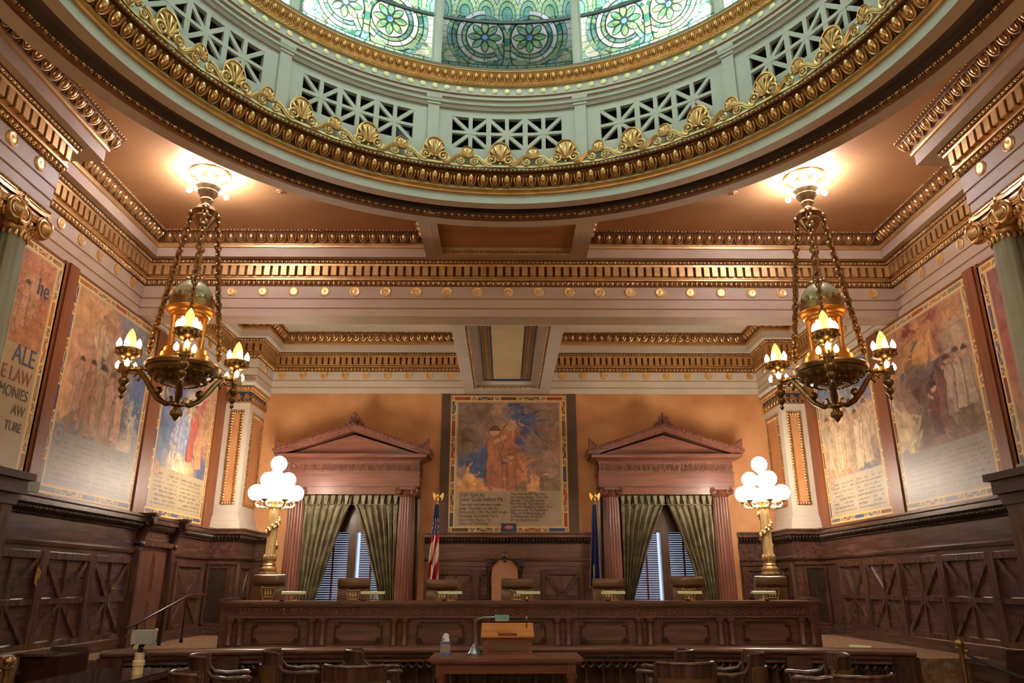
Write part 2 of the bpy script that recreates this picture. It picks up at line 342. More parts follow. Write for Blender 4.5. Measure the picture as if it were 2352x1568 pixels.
# transverse beam and the deep beam of the alcove with its sunken panel
tb = MB().box(XL+.001, XR-.001, YF+.006, 12.16, 5.904, 7.45)
struct(tb.build('trim_3', 'beige'), 'broad beam between main room and alcove')
BX0, BX1, BZ = -.94, 1.06, 5.90
root = empty('trim_4', (.06, 14, BZ), 'deep alcove beam with sunken blue key panel', 'beam', None, 0., 'structure')
b = MB(); O = np.array([.06, 14, BZ])
b.box(BX0, -.70, 12.16, YB, BZ, 7.30); b.box(.82, BX1, 12.16, YB, BZ, 7.30); b.box(-.70, .82, 16.62, YB, BZ, 7.42); b.box(-.70, .82, 12.16, 12.2, BZ, 7.42); b.box(-.70, .82, 12.2, 16.62, BZ+.16, 7.42)
b.V = [v-O for v in b.V]; b.build('beam_body', 'grey', root)
bd = MB(); u = bead_unit(.12, .07); bd.addm(MB()) if False else None
run(bd, u, (-.70,12.2), (-.70,16.62), (1,0), 0, .08, .02, .03, .12); run(bd, u, (.82,16.62), (.82,12.2), (-1,0), 0, .08, .02, .03, .12); run(bd, u, (-.70,16.62), (.82,16.62), (0,-1), 0, .08, .02, .03, .12)
bd.V = [v-np.array([.06,14,0]) for v in bd.V]; bd.build('bead_border', 'gold', root, smooth=50)
k = MB()
for x0, x1 in ((-.46,-.26),(.38,.58)): k.box(x0, x1, 12.25, 16.3, .145, .165)
k.box(-.46, .58, 16.3, 16.42, .145, .165); k.V = [v-np.array([.06,14,0]) for v in k.V]; k.build('blue_border', 'navy', root)
k = MB()
for x0, x1 in ((-.44,-.28),(.40,.56)):
    y = 12.3
    while y < 16.25:
        k.box(x0, x1, y, y+.02, .138, .15); k.box(x0, x0+.02, y, y+.08, .138, .15); k.box(x1-.02, x1, y, y+.08, .138, .15); k.box(x0+.05, x1-.05, y+.04, y+.055, .138, .15); y += .09
k.V = [v-np.array([.06,14,0]) for v in k.V]; k.build('key_pattern', 'disc', root)
k = MB().box(-.24, .36, 12.25, 16.2, .14, .165); k.V = [v-np.array([.06,14,0]) for v in k.V]; k.build('cream_panel', 'cream', root)
# spine of the main ceiling with its sunken orange panel
root = empty('trim_5', (CX, 10.8, 6.868), 'ceiling strip with sunken orange panel below the dome ring', 'beam', None, 0., 'structure'); O = np.array([CX, 10.8, 6.868])
b = MB(); b.box(-1.325,-1.14,10.08,11.63,6.863,7.29); b.box(1.20,1.385,10.08,11.63,6.863,7.29); b.box(-1.14,1.20,11.36,11.63,6.863,7.29); b.box(-1.14,1.20,10.15,10.24,6.863,7.29)
b.V = [v-O for v in b.V]; b.build('strip_body', 'beige', root)
b = MB().box(-1.14,1.20,10.2,11.36,7.0,7.1); b.V = [v-O for v in b.V]; b.build('sunken_panel', 'coffer', root)
b = MB(); u = bead_unit(.062, .05)
run(b, u, (-1.14,10.2), (-1.14,11.36), (1,0), 6.875, 6.94, .02, .03, .066); run(b, u, (1.20,11.36), (1.20,10.2), (-1,0), 6.875, 6.94, .02, .03, .066); run(b, u, (-1.14,11.36), (1.20,11.36), (0,-1), 6.875, 6.94, .02, .03, .066)
b.V = [v-O for v in b.V]; b.build('bead_border', 'gold', root, smooth=50)

# ------------------------------------------------------------------ dome ring, drum and stained glass (local to the dome axis)
RD = 4.28; VA, VB = -1.95, 1.95
dome = empty('trim_6', (CX, CY, 0), 'pale green drum under the stained glass dome', 'dome', None, 0., 'structure')
b = MB(); b.lathe([(5.0,7.31),(5.0,6.856),(4.80,6.856)], 128); b.lathe([(4.44,6.868),(4.28,6.868)], 128); b.build('ring_soffit', 'beige', dome, smooth=30)
MB().lathe([(4.72,6.868),(4.72,6.95),(4.70,6.985),(4.52,6.985),(4.44,6.96),(4.44,6.868)], 128).build('sunken_band', 'darkbrown', dome, smooth=30)
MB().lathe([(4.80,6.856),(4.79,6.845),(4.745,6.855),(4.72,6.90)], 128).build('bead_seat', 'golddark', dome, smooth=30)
b = MB(); ring_run(b, bead_unit(.105, .055), RD, 6.865, 6.925, -.455, -.44, 288); b.build('bead_ring', 'gold', dome, smooth=50)
b = MB(); b.lathe([(4.28,6.868),(4.28,7.0)], 128); b.build('green_fascia', 'drum', dome, smooth=30)
MB().lathe([(4.28,7.0),(4.245,7.0),(4.235,7.02),(4.255,7.04),(4.23,7.05),(4.215,7.06)], 128).build('gilt_moulding', 'goldflat', dome, smooth=40)
MB().lathe([(4.215,7.06),(4.222,7.065),(4.268,7.135)], 128).build('gilt_cove', 'goldlit', dome, smooth=40)  # lit look of this strip is in its colour
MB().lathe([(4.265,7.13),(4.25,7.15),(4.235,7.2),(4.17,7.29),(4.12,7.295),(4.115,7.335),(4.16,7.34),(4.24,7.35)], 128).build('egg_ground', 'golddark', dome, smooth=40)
b = MB(); ring_run(b, egg_unit(.174, .2), RD, 7.11, 7.28, .03, .13, 150, VA, VB); ring_run(b, BEAD, RD, 7.30, 7.33, .17, .172, 432, VA, VB); b.build('egg_and_dart', 'gold', dome, smooth=50)
# drum wall with lattice openings
b = MB(); hw = .193; zl0, zl1 = 7.75, 8.28; R0 = 4.25
def wall_arc(mb, r, a0, a1, z0, z1, n, t=.07):
    a = np.linspace(a0, a1, n); s_, c_ = np.sin(a), np.cos(a)
    P = np.stack([np.c_[r*s_, r*c_, np.full(n, z0)], np.c_[r*s_, r*c_, np.full(n, z1)], np.c_[(r+t)*s_, (r+t)*c_, np.full(n, z1)], np.c_[(r+t)*s_, (r+t)*c_, np.full(n, z0)], np.c_[r*s_, r*c_, np.full(n, z0)]]); mb.grid(P)
    for i in (0, n-1): mb.add([P[0,i], P[1,i], P[2,i], P[3,i]], [(0,1,2,3)])
wall_arc(b, R0, -pi, pi, 7.33, zl0, 145); wall_arc(b, R0, -pi, pi, zl1, 8.88, 145)
for k_ in range(12):
    c = radians(30*k_); wall_arc(b, R0, c+hw, c+radians(30)-hw, zl0, zl1, 8)
b.build('drum_wall', 'drum', dome, smooth=30)
b = MB().lathe([(4.25,8.40),(4.215,8.40),(4.21,8.43),(4.225,8.44),(4.225,8.455),(4.19,8.47),(4.185,8.50),(4.25,8.52)], 144); b.lathe([(4.24,8.57),(4.235,8.59),(4.22,8.59),(4.22,8.66),(4.20,8.66),(4.20,8.80),(4.17,8.81)], 144)
b.build('drum_moulding', 'drum', dome, smooth=35)
b = MB().lathe([(4.236,8.582),(4.216,8.582),(4.216,8.594)], 144); b.lathe([(4.222,8.652),(4.198,8.652),(4.198,8.663)], 144); b.lathe([(4.22,8.415),(4.208,8.415),(4.208,8.425)], 144); b.build('drum_line', 'line', dome)
pil = MB(); pil.box(-.085,.085,-4.26,-4.215,7.33,8.46); pil.box(-.10,.10,-4.26,-4.20,8.42,8.45); pil.prism([(-4.26,8.46),(-4.20,8.46),(-4.175,8.52),(-4.175,8.56),(-4.26,8.56)], -.115, .115, 'x')
p0 = pil.build('pilaster', 'drum', dome); p0.rotation_euler.z = pi-radians(15)
for a in (-15, 45, -45, 75, -75, 105, -105): inst(p0, dome, pi-radians(a))
# lattice: three union-jack squares, bent to the drum
lt = MB(); W = 2*hw*R0; H = zl1-zl0; cw = W/3
def bar(x0, z0, x1, z1, w, d=.05, y0=0.):
    L = sqrt((x1-x0)**2+(z1-z0)**2); nx, nz = -(z1-z0)/L*w/2, (x1-x0)/L*w/2; m = 4
    for q in range(m):
        t0, t1 = q/m, (q+1)/m; a = (x0+(x1-x0)*t0, z0+(z1-z0)*t0); c = (x0+(x1-x0)*t1, z0+(z1-z0)*t1)
        lt.prism([(a[0]-nx,a[1]-nz),(c[0]-nx,c[1]-nz),(c[0]+nx,c[1]+nz),(a[0]+nx,a[1]+nz)], y0, y0+d, 'y')
for q in range(3):
    x0 = -W/2+q*cw; xm = x0+cw/2
    bar(xm, 0, xm, H, .06); bar(x0, 0, x0+cw, H, .055, .045, .004); bar(x0, H, x0+cw, 0, .055, .04, .006)
    if q: bar(x0, 0, x0, H, .075)
bar(-W/2, H/2, W/2, H/2, .05, .05, .002)
V = np.concatenate(lt.V); th = V[:,0]/R0; r = R0+V[:,1]; lt.V = [np.c_[r*np.sin(th), r*np.cos(th), V[:,2]+zl0]]
l0 = lt.build('lattice', 'drum', dome)
for a in (30,-30,60,-60,90,-90): inst(l0, dome, -radians(a))
bp = MB()                                                             # reflective blue pane seen through one lattice
bp.box(.62,.80,-.02,.0,.02,.24); V = np.concatenate(bp.V); th = V[:,0]/R0-radians(30); r = R0+.16+V[:,1]; bp.V = [np.c_[r*np.sin(th), r*np.cos(th), V[:,2]+zl0]]; bp.build('blue_pane', 'mirrorblue', dome)
MB().lathe([(4.40,7.5),(5.3,7.5),(5.3,9.2),(4.3,9.05)], 64).build('dark_enclosure', 'atticdark', dome)  # dark enclosure added round the drum so the lattice openings stay dark
d0 = MB().lathe([(.001,.02),(.03,.02),(.044,.012),(.045,0)], 14); d0.V = [v[:, [0,2,1]]*np.array([1,-1,1])+np.array([0,R0-.048,8.735]) for v in d0.V]
d0 = d0.build('disc', 'discpale', dome, smooth=40)
for k_ in range(-38, 39):
    if k_: inst(d0, dome, -radians(2.5*k_))
MB().lathe([(4.20,8.80),(4.16,8.805),(4.15,8.83),(4.16,8.84),(4.145,8.86),(4.09,8.99),(4.075,9.0),(4.07,9.03),(4.11,9.035),(4.13,9.06),(4.16,9.10),(4.24,9.10)], 144).build('gilt_moulding', 'goldflat', dome, smooth=40)
MB().lathe([(4.072,9.012),(4.05,9.035),(4.075,9.05),(4.12,9.085),(4.17,9.10)], 144).build('glass_curb', 'drum', dome, smooth=40)
b = MB(); ring_run(b, egg_unit(.118, .13), 4.2, 8.865, 8.985, .05, .11, 220, VA, VB); ring_run(b, bead_unit(.06,.03), 4.2, 8.81, 8.845, .045, .05, 440, VA, VB); b.build('egg_and_dart', 'gold', dome, smooth=50)
# cresting: shells, palmettes and scrolls
def shell(w, h, ribs):
    s_ = MB(); n = 22; a = np.linspace(-.15*pi, 1.15*pi, n); ox, oz = w/2*np.cos(a)*(1+.0*a), h*.42+h*.58*np.sin(a)
    P = [(x, z) for x, z in zip(ox, oz)]; s_.prism(P, -.005, .03, 'y')
    s_.tube(np.c_[ox, np.full(n, -.012), oz], w*.045, 6)
    for q in range(ribs):
        t = radians(-78+156*q/(ribs-1)); L = .80*(h*.95 if abs(t) < .9 else h*.8)*min(1, .62+.38*cos(t)); L = min(L, .92*w/2/max(.3, abs(sin(t)))) if abs(t) > .5 else L
        pts = [(sin(t)*L*f, -.012-.03*sin(f*pi*.9), h*.1+cos(t)*L*f) for f in (.12,.4,.7,.92,1.)]
        s_.tube(pts, [w*.018,w*.035,w*.055,w*.06,w*.03], 6)
    return s_
cr = empty('trim_7', (CX, CY, 0), 'gilded cresting of shells and scrolls round the dome', 'cresting', None, 0., 'structure')
def place_c(mb, name, m, a, z0, r=4.15):
    # flat unit faces -y; local y grows outwards
    mb.V = [np.c_[v[:,0], v[:,1]+r, v[:,2]+z0] for v in mb.V]; o = mb.build(name, m, cr, smooth=50); o.rotation_euler.z = -a; return o
st = 2*pi/27; a0 = radians(-1.4)
sh0 = place_c(shell(.31, .36, 9), 'shell', 'gold', a0, 7.44); pm0 = place_c(shell(.19, .21, 7), 'palmette', 'gold', a0+st/2, 7.50)
sc = MB()
for sg in (1, -1):
    w1 = spiral(sg*.125, .115, .088, .014, 1.75, -pi/2, 40, -.045, sg); w2 = spiral(sg*.39, .085, .068, .012, 1.6, pi/2, 34, -.04, sg)
    A = np.array([sg*.125, .027]); B_ = np.array([sg*.39, .153]); t = np.linspace(0, 1, 14)[:, None]
    mid = (1-t)**3*A+3*(1-t)**2*t*(A+np.array([sg*.14, -.015]))+3*(1-t)*t*t*(B_+np.array([-sg*.13, .012]))+t**3*B_
    mid = np.c_[mid[:,0], np.full(14, -.03), mid[:,1]]
    sc.tube(w1, np.linspace(.020,.009,len(w1)), 6); sc.tube(w2, np.linspace(.017,.008,len(w2)), 6); sc.tube(w1+np.array([0,-.014,0]), .007, 4); sc.tube(w2+np.array([0,-.012,0]), .006, 4)
    sc.tube(mid, .032, 6); sc.tube(mid+np.array([0,-.018,.026]), .013, 5); sc.tube(mid+np.array([0,-.018,-.026]), .013, 5); sc.tube(mid+np.array([0,-.03,0]), .01, 5)
    sc.ball((sg*.125,-.05,.115), .02); sc.ball((sg*.39,-.045,.085), .016)
    for q in range(4): sc.ball((sg*(.235+.03*q),-.01,.02+.01*q), .03, 6, 4, (1,.5,.7))
    for q in range(3): sc.ball((sg*(.20+.03*q),-.01,.15-.025*q), .028, 6, 4, (1,.5,.8))
sc.prism([(-.52,-.0),(.52,0),(.52,.03),(-.52,.03)], -.02, .0, 'y'); sc.ball((0,-.02,.02), .03); sc.ball((0,-.02,.07), .024)
V = np.concatenate(sc.V); th = V[:,0]/4.15; sc.V = [np.c_[(4.13+V[:,1])*np.sin(th), (4.13+V[:,1])*np.cos(th), V[:,2]+7.35]]
sc0 = sc.build('scroll', 'goldcrest', cr, smooth=50); sc0.rotation_euler.z = -a0
for q in range(-7, 8):
    if q: inst(sh0, cr, -(a0+q*st)); inst(sc0, cr, -(a0+q*st)); inst(pm0, cr, -(a0+(q+.5)*st))
# stained glass
def fbm(x, y, seed=0, oct_=4):
    rs = np.random.RandomState(seed); G = rs.rand(64, 64); out = 0; amp = .5; tot = 0
    for o in range(oct_):
        xi, yi = np.floor(x).astype(int), np.floor(y).astype(int); fx, fy = x-xi, y-yi; fx = fx*fx*(3-2*fx); fy = fy*fy*(3-2*fy)
        g = lambda a, c: G[a % 64, c % 64]
        out = out+amp*((g(xi,yi)*(1-fx)+g(xi+1,yi)*fx)*(1-fy)+(g(xi,yi+1)*(1-fx)+g(xi+1,yi+1)*fx)*fy); tot += amp; amp *= .5; x, y = x*2.03+5.1, y*2.03+1.7
    return out/tot
def srgb(c): c = np.asarray(c, float)/255; return np.where(c <= .04045, c/12.92, ((c+.055)/1.055)**2.4)
def glass_col(x, z):
    """x across in metres, z up in metres"""
    c = np.empty(x.shape+(3,)); c[:] = srgb((222,216,196)); lead = np.zeros(x.shape)
    n1 = fbm(x*5+9, z*5, 3); n2 = fbm(x*22, z*9, 5)
    cell = np.floor(z/.105+.4*np.sin(x*4)); c[:] = np.where(((cell % 3) == 0)[...,None], srgb((206,206,190)), c)
    lead = np.maximum(lead, (np.abs((z/.105+.4*np.sin(x*4)) % 1-.5) > .46)*1.)
    teal, grn, lime, deep, blue = srgb((112,160,148)), srgb((96,150,92)), srgb((160,182,100)), srgb((70,122,98)), srgb((70,136,216))
    def put(m, col): c[m] = col; lead[m] = 0
    hue = np.floor(n1*1e3) % 7; wob = fbm(x*7+3, z*11, 21, 2); wob2 = fbm(x*4+1, z*6, 33, 2)
    # fans high up
    zz = z-.95
    xl = (x+.17) % .34-.17; d = np.hypot(xl, zz*.62); a = np.arctan2(zz*.62, xl); up = z > .86
    for q, rr in enumerate((.26,.20,.14,.085)):
        m = (d < rr) & up; put(m, (srgb((226,228,222)), srgb((190,212,160)), srgb((140,196,150)), srgb((110,176,140)))[q]); lead[m & (d > rr-.010)] = 1
    lead[up & (d > .03) & (d < .26) & (np.abs((a*2.9) % 1-.5) > .465)] = 1
    big = np.abs(x)
    for rx in (-.35, .35):
        dx, dz = x-rx, z-.58; d = np.hypot(dx, dz); a = np.arctan2(dz, dx)
        low = (dz < .32)
        for r0, r1, col in ((.52,.60,teal),(.44,.52,deep),(.36,.44,None),(.29,.36,deep)):
            m = (d > r0) & (d < r1) & (low if r0 > .4 else True) & ((np.sign(dx) == np.sign(rx)) | (d < .36) | (z < .5))
            if r0 > .4: m &= (np.sign(dx) == np.sign(rx)) | (dz < -.1)
            if col is None: put(m, srgb((216,214,206)))
            else: put(m, col)
            lead[m & ((d < r0+.012) | (d > r1-.008))] = 1; lead[m & (np.abs((a*(6 if r0 < .4 else 9)/pi*1.) % 1-.5) > .47)] = 1
        m = d < .29; put(m, srgb((218,212,196)))
        aa = ((a/(2*pi)*8+.5) % 1)-.5; pr = (d-.045)/.22; pw = .056*np.sin(np.clip(pr, 0, 1)**1.25*pi)**.75; off = np.abs(aa*2*pi/8*d)
        m = (d < .265) & (off < pw); put(m, grn); lead[(d < .27) & (np.abs(off-pw) < .011)] = 1; lead[np.abs(d-.288) < .009] = 1
        m = d < .05; put(m, blue); lead[np.abs(d-.052) < .009] = 1
    # central fleur
    m = (np.abs(x) < .05+.16*np.clip(.28-z, 0, 1)) & (z < .62); put(m, deep); lead[(np.abs(np.abs(x)-(.05+.16*np.clip(.28-z,0,1))) < .01) & (z < .62)] = 1; lead[(np.abs(x) < .06) & (np.abs(z-.36) < .012)] = 1
    for sx in (-1, 1):
        d = np.hypot((x-sx*.2)/1.6, z-.17); m = (d < .075) & (z < .19); put(m, deep); d2 = np.hypot((x-sx*.86)/1.3, z-.2); m = (d2 < .14) & (d2 > .09) & (z > .12); put(m, deep)
    m = z < .105; put(m, teal); lead[m & ((np.abs((x/.15) % 1-.5) > .45) | (np.abs(z-.10) < .01) | (np.abs(z-.05) < .006))] = 1
    k = c.sum(-1) < 1.2; c = np.where((k & (wob > .54))[...,None], c*.45+.55*srgb((190,206,150)), c); c = np.where((k & (wob < .40))[...,None], c*.6+.4*srgb((170,196,190)), c); c = np.where((~k & (wob2 > .56))[...,None], c*np.array([.9,.98,.9]), c)
    c *= (.62+.75*n1[...,None])*(.8+.4*n2[...,None]); c *= 1-.9*lead[...,None]*np.ones(3); return np.clip(c, 0, .97)
gd = empty('stained_glass_dome', (CX, CY, 9.09), 'stained glass dome of green rosettes in leaded panels above the drum', 'dome')
RG, HG = 4.17, 4.1; tmax = .36; nu, nv = 330, 250
t = np.linspace(0, tmax, nv)[:, None]; f = np.linspace(-1, 1, nu)[None, :]; aw = radians(14.1)
rr = RG*np.cos(t); th = f*aw+0*t; P = np.stack([rr*np.sin(th), rr*np.cos(th), HG*np.sin(t)+0*f], -1)
dth = 2*aw/nu; dt = tmax/nv; C = np.mean([glass_col((th+a_*dth)*RG, HG*np.sin(t+b_*dt)+0*f) for a_ in (-.33,0,.33) for b_ in (-.33,0,.33)], axis=0)
g0 = MB().grid(P, C.reshape(-1, 3)).build('glass_panel', 'stained', gd, smooth=30)
for a in (30,-30,60,-60,90,-90): inst(g0, gd, -radians(a))
rb = MB(); tt = np.linspace(0, tmax+.02, 12); pr = [(RG*cos(q), HG*sin(q)) for q in tt]
for x0, x1, d in ((-.075,.075,.03),(-.045,.045,.06)):
    v = []
    for r_, z_ in pr: v += [(x0, r_-d, z_-.0), (x1, r_-d, z_), (x1, r_+.08, z_), (x0, r_+.08, z_)]
    n = len(pr); F = []
    for q in range(n-1):
        for e in range(4): F.append((q*4+e, q*4+(e+1) % 4, (q+1)*4+(e+1) % 4, (q+1)*4+e))
    rb.add(v, [F])
r0 = rb.build('rib', 'drum', gd); r0.rotation_euler.z = -radians(15)
for a in (-15,45,-45,75,-75,105,-105): inst(r0, gd, -radians(a))
MB().lathe([(4.10,.80),(4.06,.80),(4.06,.85),(4.10,.85),(4.10,.80)], 96).build('support_ring', 'lead', gd)
MB().grid(np.stack([np.c_[4.55*np.sin(a_), 4.55*np.cos(a_), np.full(30, z_)] for a_ in [np.linspace(-.42,.42,30)] for z_ in (-.04,.80)])).build('daylight_screen', 'atticdark', gd)  # unseen screen added to keep daylight off the lower centre panel
# rest of the dome out of sight above: opaque shell with a glowing disc added at the crown to light the room
t0 = tmax; a = np.linspace(t0, 1.1, 14); MB().lathe([(RG*cos(q), HG*sin(q)) for q in a], 72).build('upper_shell', 'drum', gd, smooth=30)
MB().lathe([(.001,HG*sin(1.1)),(RG*cos(1.1),HG*sin(1.1))], 48).build('crown_glow_disc', 'crownglow', gd)
q = np.linspace(radians(104.5), 2*pi-radians(104.5), 60); MB().grid(np.stack([np.c_[RG*cos(z)*np.sin(q), RG*cos(z)*np.cos(q), np.full(60, HG*sin(z))] for z in np.linspace(0, tmax, 8)])).build('rear_shell', 'drum', gd, smooth=30)
# ------------------------------------------------------------------ wainscot
def wains(idx, label, path, wood):
    root = empty('trim_%d' % idx, (0,0,0), label, 'wainscot', None, 0., 'structure')
    b = MB(); b.sweep(path, [(-.02,.65),(.09,.65),(.09,.80),(.06,.83),(.02,.84),(.02,2.0),(.05,2.0),(.05,2.10),(.02,2.10)]); b.build('panel_ground', wood, root)
    b = MB(); b.sweep(path, [(.04,2.09),(.085,2.10),(.10,2.125),(.10,2.15),(.07,2.17),(.06,2.18)]); b.build('chair_rail', wood, root, smooth=40)
    b = MB(); b.sweep(path, [(.055,2.17),(.06,2.47),(-.02,2.47)]); b.sweep(path, [(.16,2.585),(.20,2.60),(.20,2.66),(.22,2.68),(.22,2.71),(-.05,2.72)]); b.build('frieze_board', wood, root)
    b = MB(); b.sweep(path, [(.06,2.47),(.085,2.475),(.10,2.50),(.15,2.58),(.16,2.59)]); path_run(b, leaf_unit(.07,.11), path, 2.495, 2.585, .10, .15, .072); path_run(b, bead_unit(.05,.03), path, 2.47, 2.49, .085, .09, .05)
    b.build('carved_moulding', 'wooddark', root, smooth=50)
    return root
WA = wains(8, 'dark panelled wainscot along the left wall', [(XL,-3),(XL,12.75)], 'woodhy')
WA2 = wains(9, 'dark panelled wainscot around the left pier', [(XL,14.05),(XL,15.98),(-5.55,15.98),(-5.55,YB),(-5.05,YB)], 'woodhy')
WC = wains(10, 'dark panelled wainscot behind the bench between windows', [(-1.75,YB),(1.98,YB)], 'woodh')
WD = wains(11, 'dark panelled wainscot along the right wall and pier', [(5.22,YB),(6.08,YB),(6.08,15.98),(XR,15.98),(XR,-3)], 'woodhy')
b = MB(); b.sweep([(XL,12.70),(XL,14.10)], [(-.02,2.24),(.06,2.24),(.06,2.47),(.10,2.50),(.15,2.585),(.20,2.60),(.20,2.66),(.22,2.68),(.22,2.71),(-.05,2.72)]); run(b, leaf_unit(.07,.11), (XL,12.7), (XL,14.1), (1,0), 2.495, 2.585, .10, .15, .072); b.build('door_head', 'woodhy', WA, smooth=40)
EPS = [0]
def ujack(root, O, U, Nn, w, z0, z1, m):
    """framed panel with crossed bars; O foot point on the wall, U along, Nn into the room"""
    b = MB(); h = z1-z0
    def P(x, z, p): return (O[0]+U[0]*x+Nn[0]*p, O[1]+U[1]*x+Nn[1]*p, z)
    def bar_(x0, za, x1, zb, wd, p=.05): b.beam(P(x0,za,.02+p/2), P(x1,zb,.02+p/2), wd, p) if False else bb(x0, za, x1, zb, wd, p)
    def bb(x0, za, x1, zb, wd, p):
        L = sqrt((x1-x0)**2+(zb-za)**2); nx, nz = -(zb-za)/L*wd/2, (x1-x0)/L*wd/2; q = []
        for pp, s_ in ((.018,1.),(.02+p,.72)):
            q += [P(x0-nx*s_,za-nz*s_,pp), P(x1-nx*s_,zb-nz*s_,pp), P(x1+nx*s_,zb+nz*s_,pp), P(x0+nx*s_,za+nz*s_,pp)]
        b.add(q, [[(4,5,6,7),(0,1,5,4),(1,2,6,5),(2,3,7,6),(3,0,4,7)]])
    zm = z0+h*.48; xm = w/2; EPS[0] = 1-EPS[0]; ep = .004*EPS[0]
    for q_, a in enumerate(((0,z0,xm,zm),(w,z0,xm,zm),(0,z1,xm,zm),(w,z1,xm,zm))): bar_(*a, .095, .034+.001*q_)
    bar_(0, zm, w, zm, .10, .045); bar_(xm, z0, xm, z1, .05, .03)
    for a in ((-.05,z0-.04,w+.05,z0-.04),(-.05,z1+.03,w+.05,z1+.03)): bar_(*a, .12, .052+ep)
    for x in (-.055, w+.055): bar_(x, z0-.09, x, z1+.08, .13, .056+ep)
    return b.build('panel', m, root)
for k in range(5):
    y = 15.25-.17*0-1.215*k
for (y0, w) in ((14.30,.93),(13.03,1.10),(11.77,1.13),(10.55,1.05),(9.28,1.08),(8.0,1.08),(6.7,1.08)):
    ujack(WD, (XR,y0), (0,1), (-1,0), w, .88, 1.95, 'wood')
for (y0, w) in ((11.60,1.03),(10.36,1.05),(9.13,1.05),(7.9,1.05),(6.7,1.05)): ujack(WA, (XL,y0), (0,1), (1,0), w, .88, 1.95, 'wood')
ujack(WA2, (XL,14.52), (0,1), (1,0), 1.2, .88, 1.95, 'wood')
for x in (-1.42,-.52,.92): ujack(WC, (x,YB), (1,0), (0,-1), .72, .88, 1.83, 'wood')
ujack(WD, (5.36,YB), (1,0), (0,-1), .6, .88, 1.9, 'wood'); ujack(WA2, (-5.55,16.2), (0,1), (1,0), .62, .88, 1.95, 'wood'); ujack(WD, (6.08,16.2), (0,1), (-1,0), .62, .88, 1.95, 'wood')
# pier grilles
for nm, x0, lab in (('L', -6.02, 'dark lattice air grille in the left pier panelling'), ('R', 6.24, 'dark lattice air grille in the right pier panelling')):
    g = empty('air_grille', (x0+.18, 15.95, .85), lab, 'grille'); b = MB()
    b.box(-.18,.18,-.012,-.002,.03,1.08); b.build('backing', 'black', g); b = MB()
    for q in range(11): b.box(-.165+.033*q-.007, -.165+.033*q+.007, -.03, -.012, .03, 1.08)
    for q in range(31): b.box(-.18, .18, -.034, -.02, .05+.0335*q-.006, .05+.0335*q+.006)
    b.build('lattice', 'grille', g); b = MB()
    for a in ((-.24,-.18,0,1.12),(.18,.24,0,1.12)): b.box(a[0],a[1],-.05,0,a[2],a[3])
    b.box(-.18,.18,-.05,0,-.02,.03); b.box(-.18,.18,-.05,0,1.08,1.12); b.build('frame', 'wood', g)
# side ledges with a step along both walls
for nm, s_, lab in (('trim_12', 1, 'stepped wooden ledge along the left wall'), ('trim_13', -1, 'stepped wooden ledge along the right wall')):
    X0 = XL if s_ > 0 else XR; y1 = RY[0]+.3 if s_ > 0 else RY[-1]+.3; b = MB()
    b.box(X0, X0+s_*.42, -3, y1, 0, .65); b.box(X0, X0+s_*.46, -3, y1, .60, .652); b.box(X0, X0+s_*.86, -3, y1, 0, .32); b.box(X0, X0+s_*.90, -3, y1, .28, .325)
    struct(b.build(nm, 'woodhy'), lab)

# ------------------------------------------------------------------ door in the left wall
d = empty('door_1', (XL, 13.4, .65), 'narrow dark wooden door in the left wall', 'door', None, 0., 'structure')
b = MB(); b.box(.0,.05,-.56,.60,0,1.58); 
for z0_, z1_ in ((.1,.72),(.82,1.48)):
    for y0_, y1_ in ((-.46,-.02),(.06,.50)):
        b.prism([(y0_,z0_),(y1_,z0_),(y1_,z1_),(y0_,z1_)], .05, .058, 'x'); b.prism([(y0_+.05,z0_+.05),(y1_-.05,z0_+.05),(y1_-.05,z1_-.05),(y0_+.05,z1_-.05)], .058, .07, 'x')
b.build('leaf', 'woodlight', d); b = MB()
for y0_, y1_ in ((-.70,-.56),(.60,.74)): b.box(0,.14,y0_,y1_,0,1.6); b.box(0,.17,y0_-.01,y1_+.01,0,.16); b.box(.14,.155,y0_+.03,y1_-.03,.2,1.5)
b.box(0,.14,-.70,.74,1.58,1.66); b.build('frame', 'wood', d)
b = MB()
for y in (-.63, .67):
    w = np.r_[spiral(.26, 1.98, .085, .012, 1.4, pi/2, 26, y, -1)][::-1]; pts = np.r_[w, np.array([(.22,y,1.9),(.17,y,1.75),(.145,y,1.62)])]
    b.prism([(0,1.56),(.12,1.58),(.17,1.72),(.24,1.86),(.33,1.92),(.33,2.06),(0,2.06)], y-.06, y+.06, 'y')
    for dy in (-.062,.062): b.tube(spiral(.25,1.96,.08,.012,1.5,pi/2,26,y+dy,-1), .014, 6)
    b.box(0,.36,y-.09,y+.09,2.06,2.1); b.ball((.15,y,1.6), .05)
b.build('bracket', 'wooddark', d, smooth=40)
h = MB(); h.lathe([(.001,.0),(.02,.0),(.022,.02),(.001,.03)], 10); h = MB(); h.prism([(-.03,0),(.03,0),(.022,.12),(.03,.24),(0,.34),(-.03,.24),(-.022,.12)], .05, .062, 'x'); h.ball((.11,0,.13), .035, 10, 6); h.beam((.06,0,.13),(.11,0,.13),.018)
h.V = [v+np.array([.02,.42,.08]) for v in h.V]; h.build('handle', 'brass', d, smooth=40)

